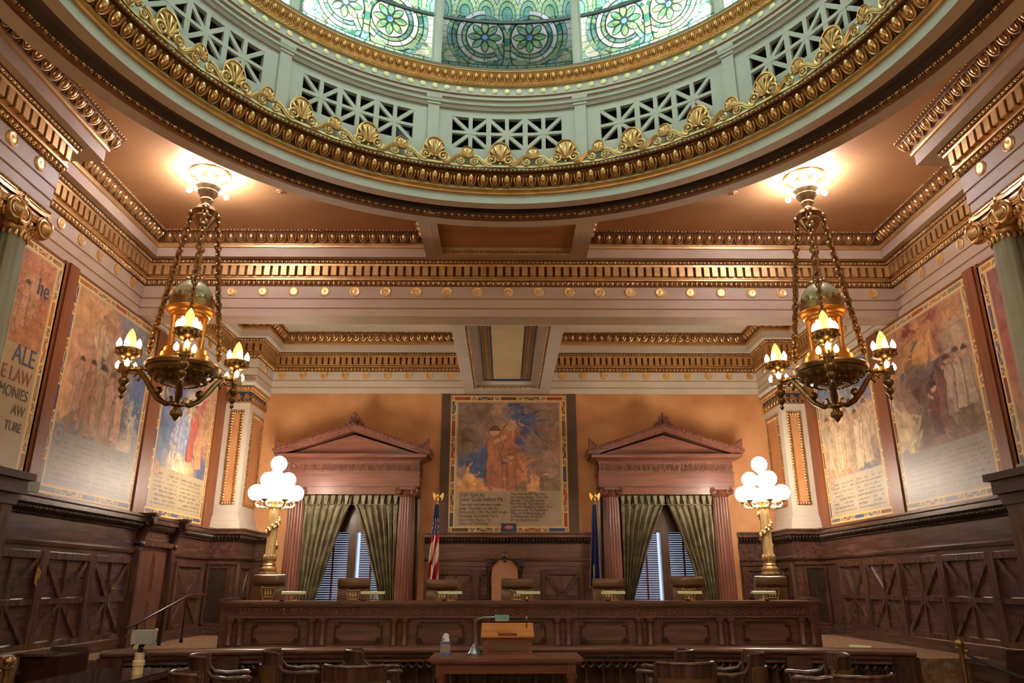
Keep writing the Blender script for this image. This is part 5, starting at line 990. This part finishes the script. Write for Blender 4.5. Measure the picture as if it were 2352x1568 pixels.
        b.tube([pt(.44,-2.94),pt(.55,-2.94),pt(.66,-2.94),pt(.78,-2.94)], [.03,.022,.028,.02], 8)
        for r_ in (.5,.58,.66): b.ball(pt(r_,-2.94), .04, 8, 5)
        b.build('arm', 'bronze', c, smooth=45)
        cl = MB(); o = pt(.80,0); cl.lathe([(.001,-3.36),(.03,-3.32),(.015,-3.28),(.05,-3.24),(.055,-3.2),(.025,-3.17),(.07,-3.12),(.07,-3.08),(.03,-3.05),(.045,-3.0)],14,o); R_ = rotz(a)
        bx = MB().box(-.065,.065,-.065,.065,-3.0,-2.87); bx.lathe([(.045,0),(.045,.02),(.03,.02),(.001,.01)],12); bx.V[-1] = bx.V[-1][:, [0,2,1]]*np.array([1,-1,1])+np.array([0,-.065,-2.935]); cl.addm(bx, R_, o)
        cl.lathe([(.04,-2.87),(.03,-2.84),(.06,-2.82),(.03,-2.80),(.07,-2.78),(.14,-2.745),(.165,-2.69),(.17,-2.66),(.15,-2.66),(.12,-2.70),(.001,-2.71)],20,o)
        for q in range(12): e2 = q*pi/6; cl.ball(o+np.array([.15*cos(e2),.15*sin(e2),-2.715]),.025,6,4)
        cup = cl.build('torch_cup', 'bronze', c, smooth=45)
        zz_ = np.linspace(0,1,12); pr = [(.075*(sin(pi*min(1,.12+q*.88))**.7)*(1-.25*q)+.001, -2.66+.30*q) for q in zz_]; MB().lathe(pr, 20, o, flute=lambda th: 1+.07*np.sin(th*5)).build('flame_shade', 'flame', cup, smooth=60)
        for q in range(5):
            e2 = a+q*2*pi/5+.3; bb_ = MB(); p = o+np.array([.13*cos(e2),.13*sin(e2),-2.65]); bb_.lathe([(.001,.0),(.028,.015),(.038,.05),(.03,.09),(.012,.125),(.001,.14)],10,p); bb_.build('candle_bulb', 'candle', cup, smooth=60)
        for q in range(3):
            e2 = a+q*2*pi/3+.6; bb_ = MB(); p = o+np.array([.12*cos(e2),.12*sin(e2),-2.93]); bb_.lathe([(.001,.0),(.026,.015),(.034,.045),(.028,.08),(.001,.12)],10,p); bb_.build('candle_bulb', 'candle', cup, smooth=60)
            cl2 = MB().tube([o+Zv*-2.95, p+Zv*-.04, p], .012, 6); cl2.build('branch', 'bronze', cup)
    return c
ch = chandelier(); ch.location = (-4.30,9.56,7.30); ch.rotation_euler.z = math.atan2(4.3,9.56); tag(ch, 'hanging bronze temple chandelier with torch clusters at left', 'chandelier')
c2 = copy_tree(ch); c2.location = (4.40,9.56,7.30); c2.rotation_euler.z = -math.atan2(4.4,9.56); tag(c2, 'hanging bronze temple chandelier with torch clusters at right', 'chandelier')
# ------------------------------------------------------------------ front rail with turned balusters
rl = empty('court_rail', (.1,11.0,0), 'long curved mahogany rail with balusters in front of the platform', 'railing'); O = np.array([.1,11.0,0])
def rb_(mb, name, m, sm=0, par=rl): mb.V = [v-O for v in mb.V]; return mb.build(name, m, par, smooth=sm)
path = list(zip(RX, RY))
b = MB(); b.sweep(path, [(-.36,.66),(-.36,.735),(-.30,.78),(.0,.78),(.04,.77),(.06,.75),(.05,.72),(.0,.70),(-.02,.66),(-.02,.60),(-.36,.60)]); rb_(b, 'top_rail', 'woodh', 40)
b = MB(); path_run(b, bead_unit(.05,.03), path, .64, .67, .0, .0, .05); rb_(b, 'bead_strip', 'wooddark', 50)
b = MB(); b.sweep(path, [(-.30,.0),(-.02,.0),(-.02,.12),(-.05,.14),(-.30,.14)]); b.sweep(path, [(-.30,.14),(-.28,.14),(-.28,.6),(-.30,.6)]); rb_(b, 'base_rail', 'wood')
tot = np.r_[0, np.cumsum(np.hypot(np.diff(RX), np.diff(RY)))]; nb = 46; bal = None; scal = MB()
bp_ = MB().lathe([(.035,.14),(.035,.17),(.022,.19),(.034,.27),(.03,.34),(.016,.40),(.022,.43),(.016,.46),(.026,.5),(.03,.53)], 12)
for k in range(nb):
    s_ = (k+.5)/nb*tot[-1]; x, y = np.interp(s_, tot, RX), np.interp(s_, tot, RY)
    if bal is None: bal = bp_.build('baluster', 'wood', rl, smooth=45); o = bal
    else: o = inst(bal, rl)
    o.location = (x-.1, y-11.0+.07, 0); scal.tube([(x-.11+.11*q+0,y+.06,.57-.05*abs(sin(q*pi))) for q in np.linspace(0,2,9)], .028, 6); scal.ball((x+.11,y+.03,.60), .022, 6, 4)
rb_(scal, 'scalloped_valance', 'wooddark', 45)
for x in (RX[0]+.12, RX[0]+1.55, RX[-1]-1.45, RX[-1]-.12):
    y = np.interp(x, RX, RY); b = MB(); b.box(x-.16,x+.16,y-.03,y+.28,0,.69); b.box(x-.10,x+.10,y-.045,y-.03,.12,.58); rb_(b, 'pier', 'wood')
# ------------------------------------------------------------------ pulpit table and things on it
t = empty('long_table', (.03,10.05,0), 'long red mahogany table at centre with the lectern box on it', 'table'); b = MB(); b.box(-.93,.93,-.42,.42,.725,.76); b.box(-.91,.91,-.40,.40,.705,.725); b.build('tabletop', 'woodredh', t)
b = MB(); b.box(-.82,.82,-.34,.34,.585,.705); b.build('apron', 'woodredh', t)
for x in (-.79,.79):
    for y in (-.31,.31): b = MB(); b.box(x-.055,x+.055,y-.055,y+.055,.58,.705); b.lathe([(.03,0),(.05,.04),(.035,.1),(.05,.3),(.05,.5),(.07,.54),(.07,.57),(.05,.58)],16,(x,y,0)); b.build('leg', 'woodred', t, smooth=40)
lb = empty('lectern_box', (.05,10.2,.76), 'sloped honey-topped wooden lectern box on the long table', 'lectern'); b = MB(); b.box(-.31,.31,-.10,.22,0,.20); b.prism([(-.10,.20),(.22,.20),(.22,.335),(-.10,.215)], -.31,.31,'x'); b.build('box_body', 'woodredh', lb); b = MB(); b.box(-.25,.25,-.112,-.10,.05,.16); b.build('front_panel', 'woodh', lb)
b = MB(); b.prism([(-.13,.205),(-.13,.225),(.24,.365),(.24,.345)], -.335,.335,'x'); b.build('sloped_top', 'honey', lb); b = MB(); b.prism([(-.125,.225),(-.125,.255),(-.10,.26),(-.10,.235)], -.12,.12,'x'); b.build('book_ledge', 'woodredh', lb)
m_ = empty('gooseneck_microphone', (.30,10.3,1.06), 'small black gooseneck microphone on the lectern box', 'microphone'); b = MB().tube([(0,0,0),(0,.0,.05),(.0,-.01,.10)], .006, 6); b.build('stalk', 'black', m_); MB().ball((0,-.012,.125),.016,8,6,(1,1,1.8)).build('head', 'steel', m_, smooth=60)
tb_ = empty('tissue_box', (-.735,10.1,.76), 'blue and grey tissue box with a white tissue on the table', 'tissue box'); b = MB().box(-.06,.06,-.06,.06,.02,.155); b.build('carton', 'tissuegrey', tb_); b = MB(); b.box(-.062,.062,-.062,.062,0,.04); b.box(-.062,.062,-.062,.062,.135,.16); b.build('blue_band', 'tissueblue', tb_)
b = MB(); P = np.array([[((q-2)*.022+.004*sin(r_*2),.02*sin(q*1.7+r_),.155+.085*r_/4) for q in range(5)] for r_ in range(5)]); P[4,:,2] += np.array([-.01,.015,.02,.012,-.006]); b.grid(P); b.grid(P+np.array([0,.012,0])); b.build('tissue', 'white', tb_, smooth=60)
l = empty('reading_lamp', (-.37,10.15,.76), 'chrome and green glass reading lamp arched over the lectern box', 'lamp'); MB().lathe([(.001,.02),(.09,.02),(.09,0),(.001,0)],20).build('base', 'steel', l, smooth=40)
b = MB(); b.lathe([(.085,.02),(.06,.05),(.03,.11),(.02,.13),(.001,.14)],16); b.tube([(0,0,.1),(0,0,.38),(.03,0,.42),(.12,0,.445),(.28,0,.45)], .007, 6); b.build('stem', 'steel', l, smooth=40)
b = MB(); b.prism([(-.08,.42),(.08,.42),(.065,.475),(-.065,.475)], .26,.44,'x'); b.build('glass_shade', 'teal', l); b = MB().box(.265,.435,-.07,.07,.405,.42); b.build('diffuser', 'white', l)
# ------------------------------------------------------------------ captain's chairs
def captain():
    c = empty('armchair', (0,0,0), '', 'chair'); R_ = .30
    def arcp(r_, z_, a=.95, n=15, f=lambda t: 0): return [(r_*sin(q), -.12-r_*cos(q)+.02, z_+f(q)) for q in np.linspace(-a*pi/2, a*pi/2, n)]
    def band(r_, z0, z1, th, a=.72, n=15):
        b = MB(); q = np.linspace(-a*pi/2, a*pi/2, n); lean = .06; P = []
        for r2, z_ in ((r_,z0),(r_+lean*(z1-z0),z1),(r_+th+lean*(z1-z0),z1),(r_+th,z0),(r_,z0)): P.append(np.c_[r2*np.sin(q), -.10-r2*np.cos(q)+.0, np.full(n, z_)])
        b.grid(np.array(P))
        for i in (0,n-1): b.add([P[k][i] for k in range(4)], [(0,1,2,3)])
        return b
    b = band(.275,.74,.865,.03,.74,17); b.tube([(p[0],p[1]+.0,p[2]) for p in arcp(.30,.868,.74)], .02, 8); b.build('crest_rail', 'wood', c, smooth=45)
    band(.27,.50,.735,.045,.66).build('back_pad', 'leather', c, smooth=50)
    b = MB(); e = MB().ball((0,0,0),1,5,3); q = np.linspace(-.33*pi,.33*pi,24)
    for t_ in q: b.addm(e, np.eye(3)*.007, (.322*sin(t_),-.10-.322*cos(t_),.728))
    b.build('nailheads', 'brass', c)
    for s_ in (-1,1):
        b = MB(); b.tube([(s_*.275,-.19,.45),(s_*.285,-.20,.70),(s_*.29,-.21,.86)], .022, 8); b.build('back_post', 'wood', c, smooth=45)
        b = MB(); b.tube([(s_*.29,-.19,.74),(s_*.30,-.14,.68),(s_*.31,0,.655),(s_*.31,.14,.66),(s_*.30,.22,.665),(s_*.28,.25,.655)], [.018,.022,.026,.028,.028,.02], 8); b.tube([(s_*.30,.20,.65),(s_*.285,.18,.55),(s_*.27,.19,.44)], .02, 8); b.build('arm', 'wood', c, smooth=45)
        for y in (-.2,.2): b = MB(); b.tube([(s_*.23,y,.42),(s_*.26,y*1.15,.0)], [.028,.02], 8); b.build('leg', 'wood', c, smooth=45)
    b = MB(); b.box(-.28,.28,-.28,.26,.39,.44); b.build('seat_frame', 'wood', c); b = MB(); b.ball((0,0,.44), 1, 16, 8, (.26,.25,.05)); b.build('seat', 'leather', c, smooth=60)
    return c
ac = captain(); R = radians
for k, (x, y, a, lab) in enumerate(((-3.02,8.85,-72,'leftmost, behind the glass-topped desk'),(-2.40,9.40,-78,'second from the left at the rail'),(-1.46,9.50,-80,'third from the left at the rail'),(1.84,9.45,75,'third from the right at the rail'),(2.55,9.12,80,'second from the right at the rail'),(3.37,8.78,78,'rightmost at the rail'),
        (-1.44,7.92,4,'seen from behind in the left foreground'),(1.81,8.15,-4,'seen from behind in the right foreground'),(3.02,7.05,10,'at the bottom edge of the picture on the right'),(-2.55,7.25,-60,'at the bottom edge of the picture on the left'))):
    o = ac if k == 0 else copy_tree(ac); o.location = (x, y, 0); o.rotation_euler.z = R(a); tag(o, 'dark wood armchair with leather back, '+lab, 'chair', 'wooden armchairs in front of the rail')
# ------------------------------------------------------------------ left desk, lamp, leather chair
dk = empty('writing_desk', (-3.92,7.78,0), 'dark desk with a glass top at lower left', 'desk'); b = MB(); b.box(-.44,.44,-.95,.93,.70,.745); b.build('desktop', 'wood', dk); MB().box(-.43,.43,-.94,.92,.745,.757).build('glass_top', 'glasstop', dk); b = MB(); b.box(-.38,.38,-.88,.86,.56,.70); b.build('apron', 'wood', dk)
for x in (-.34,.34):
    for y in (-.84,.82): MB().box(x-.04,x+.04,y-.04,y+.04,0,.56).build('leg', 'wood', dk)
l = empty('monitor_stand_lamp', (-3.66,8.1,.757), 'grey box-headed lamp on a cream wrapped stand on the desk', 'lamp'); b = MB(); b.lathe([(.05,0),(.05,.07),(.058,.08),(.058,.12),(.046,.13),(.046,.20),(.001,.20)],14); b.build('wrapped_stand', 'cream', l, smooth=35); b = MB(); b.tube([(0,0,.20),(0,0,.26),(.03,-.0,.30)], .025, 8); b.tube([(.02,-.02,.25),(.07,-.03,.2),(.11,-.03,.16),(.13,-.03,.18)], .008, 6); b.build('bracket', 'black', l, smooth=35); b = MB(); b.box(-.09,.12,-.05,.06,.28,.41); b.build('head', 'lampgrey', l)
lc = empty('leather_chair', (-4.72,7.3,0), 'brown leather chair cut by the left edge of the picture', 'chair'); b = MB(); o = [(-.3,.45),(.28,.45),(.28,.92)]+[(.28-.08+.08*cos(q),.92+.08*sin(q)) for q in np.linspace(0,pi/2,6)]+[(-.2,1.0),(-.3,.92)]; b.prism(o, -.08,.08,'y'); b.build('backrest', 'leather', lc, smooth=30); b = MB(); b.box(-.3,.28,.08,.55,.38,.48); b.build('seat', 'leather', lc); b = MB(); b.lathe([(.03,.05),(.03,.38)],10,(0,.28,0)); b.beam((-.28,.28,.04),(.28,.28,.04),.06,.06); b.beam((0,.0,.04),(0,.56,.04),.06,.06); b.build('swivel_base', 'wooddark', lc)
def stanchion(x, y, h, lab, rope):
    s_ = empty('stanchion', (x,y,0), lab, 'stanchion'); MB().lathe([(.001,0),(.16,0),(.16,.02),(.05,.06),(.03,.08)],20).build('foot', 'bronze', s_, smooth=40); MB().lathe([(.025,.07),(.025,h-.08)],14).build('post', 'bronze', s_, smooth=40); b = MB(); b.lathe([(.025,h-.09),(.05,h-.085),(.05,h-.075),(.02,h-.06)],14); b.ball((0,0,h-.035),.042,12,8); b.build('ball_top', 'bronze', s_, smooth=50)
    b = MB(); b.tube([(0,0,h-.09),(rope[0]*.06,rope[1]*.06,h-.11)], .014, 6); b.build('hook', 'bronze', s_)
    p = [(rope[0]*q,rope[1]*q,h-.12-.32*sin(pi*min(.5,q/2*.9))) for q in np.linspace(.05,1.,14)]
    r_ = MB().tube(p, .016, 8); r_.V = [v+np.array([x,y,0]) for v in r_.V]; tag(r_.build('rope', 'rope', None, (x,y,.6), 50), 'dark rope hanging from the '+lab.split(' with')[0], 'rope')
stanchion(4.86,8.45,1.04, 'brass rope post at lower right with ball top', (.55,-1.2)); stanchion(-4.05,6.62,1.04, 'brass rope post at lower left edge with ball top', (-.9,-1.2))
# pew ends by the ledges
for x0, x1, y0, y1, lab in ((-5.72,-5.25,9.55,10.2,'low dark wooden pew end beside the left ledge'),(5.95,6.45,8.75,9.45,'low dark wooden pew end beside the right ledge')):
    p = empty('pew_end', ((x0+x1)/2,(y0+y1)/2,0), lab, 'pew'); hx, hy = (x1-x0)/2, (y1-y0)/2; b = MB(); b.box(-hx,hx,-hy,hy,.325,.80); b.build('panel_body', 'wooddark', p); MB().box(-hx-.03,-hx+.3,-hy-.05,-hy+.25,.80,.83).build('cap', 'wood', p); MB().box(-hx,hx,hy-.04,hy,.80,.86).build('end_board', 'wood', p)
    MB().box(-hx+.04,hx-.04,-hy+.04,hy-.04,0,.325).build('plinth', 'wooddark', p)
# ------------------------------------------------------------------ handrail by the steps
h = empty('handrail', (-5.3,13.4,.65), 'black iron handrail beside the left door', 'handrail'); MB().tube([(-.62,-.9,.30),(-.55,-.75,.36),(-.30,.4,.74),(-.28,.6,.78),(-.28,1.2,.78)], .024, 8).build('rail', 'wooddark', h, smooth=45)
for x, y, t_ in ((-.55,-.7,.36),(-.42,-.1,.55),(-.30,.5,.75)): b = MB().tube([(x,y,0),(x,y,t_)], .013, 8); b.lathe([(.03,0),(.03,.05),(.018,.07)],10,(x,y,0)); b.build('baluster', 'iron', h, smooth=45)
# small wall fittings
b = MB().box(XL+.06,XL+.2,9.36,9.66,2.72,2.86); tag(b.build('junction_box', 'greygreen', None, (XL+.13,9.5,2.72)), 'grey-green metal box on the wainscot ledge below left mural', 'box')
b = MB(); b.prism([(10.11,1.62),(10.14,1.62),(10.165,1.70),(10.15,1.80),(10.13,1.86),(10.11,1.80),(10.095,1.70)], XL+.085, XL+.10, 'x'); b.tube([(XL+.10,10.13,1.80),(XL+.13,10.13,1.77),(XL+.13,10.13,1.69),(XL+.10,10.13,1.66)], .009, 6); b.tube([(XL+.10,10.125,1.63),(XL+.115,10.12,1.59)], .01, 6); tag(b.build('coat_hook', 'brass', None, (XL+.09,10.13,1.58), 40), 'ornate brass hook on the left wainscot stile', 'hook')
b = MB(); b.box(XL+.055,XL+.07,12.14,12.28,1.47,1.62); 
for y in (12.18,12.24): b.ball((XL+.075,y,1.545), .02, 6, 5)
tag(b.build('switch_plate', 'bronze', None, (XL+.06,12.21,1.54)), 'bronze switch plate on the left wainscot near the door', 'switch')
for (x, y, z_, rz, lab) in ((5.33,11.85,.69,-.9,'pale tube-shaped floor light on the carpet at right'),(-5.62,12.3,.69,-1.2,'pale tube-shaped floor light on the carpet at left')):
    o = empty('floor_light', (x,y,z_-.04), lab, 'light', None, rz); b = MB(); P = [(.045*cos(q),.055+.04*sin(q)) for q in np.linspace(0,2*pi,12,endpoint=False)]; b.prism([(p[0],p[1]) for p in P], -.17,.17,'x'); b.build('tube', 'shade', o, smooth=40); MB().box(-.15,.15,-.05,.05,0,.022).build('foot', 'lampgrey', o)
for (x, y, z_, lab) in ((-3.42,10.05,7.30,'small ceiling sprinkler right of the left chandelier'),(3.5,10.02,7.30,'small ceiling sprinkler left of the right chandelier'),(.0,10.86,7.0,'small ceiling sprinkler in the sunken orange panel'),(.05,14.4,6.04,'small ceiling sprinkler in the alcove beam panel')):
    b = MB().lathe([(.001,-.03),(.02,-.028),(.025,-.012),(.06,-.008),(.065,0)],16,(x,y,z_)); tag(b.build('sprinkler', 'coffer' if y < 14 else 'cream', None, (x,y,z_), 40), lab, 'sprinkler')

# ------------------------------------------------------------------ light
def light(kind, name, loc, energy, color, size=.1, rot=None, sy=None):
    d = bpy.data.lights.new(name, kind); d.energy = energy; d.color = color
    if kind == 'AREA':
        d.size = size
        if sy: d.shape = 'RECTANGLE'; d.size_y = sy
    elif kind == 'POINT': d.shadow_soft_size = size
    o = bpy.data.objects.new(name, d); COL.objects.link(o); o.location = loc
    if rot: o.rotation_euler = rot
    return o
W_ = bpy.data.worlds.new('daylight'); S.world = W_; W_.use_nodes = True; bg = W_.node_tree.nodes['Background']; bg.inputs['Color'].default_value = (.66,.78,1.,1); bg.inputs['Strength'].default_value = 1.2
EOF_MARK = 1
for sx in (-1,1):
    light('AREA', 'attic_daylight', (CX+sx*9, CY+1.5, 12.2), 6000, (1.,1.,.97), 5., (0, sx*radians(70), 0))
    light('POINT', 'rear_chandelier_canopy', (sx*4.3, 1.1, 6.9), 90, (1.,.86,.70), .2); light('POINT', 'rear_chandelier', (sx*4.3, 1.1, 4.6), 260, (1.,.74,.46), .4)
light('AREA', 'attic_skylight', (CX, CY-1, 15), 4000, (.95,1.,1.), 6.)

# ------------------------------------------------------------------ camera
cd = bpy.data.cameras.new('camera'); cam = bpy.data.objects.new('camera', cd); COL.objects.link(cam); S.camera = cam
cd.sensor_width = 36.; cd.lens = 1700.4/2352*36; cd.clip_start = .05; cd.clip_end = 100
from mathutils import Matrix
p_, y_, r_ = .3176, .0108, -.0006
f = np.array([sin(y_)*cos(p_), cos(y_)*cos(p_), sin(p_)]); rt = np.array([cos(y_), -sin(y_), 0]); up = np.cross(rt, f); X_ = cos(r_)*rt+sin(r_)*up; Y_ = -sin(r_)*rt+cos(r_)*up
cam.matrix_world = Matrix(((X_[0],Y_[0],-f[0],0),(X_[1],Y_[1],-f[1],0),(X_[2],Y_[2],-f[2],1.6),(0,0,0,1)))
vs = S.view_settings; vs.view_transform = 'Standard'; vs.look = 'None'; vs.gamma = 1; vs.use_curve_mapping = False; vs.exposure = .16
S.cycles.use_denoising = True; S.cycles.max_bounces = 8; S.cycles.sample_clamp_indirect = 6.
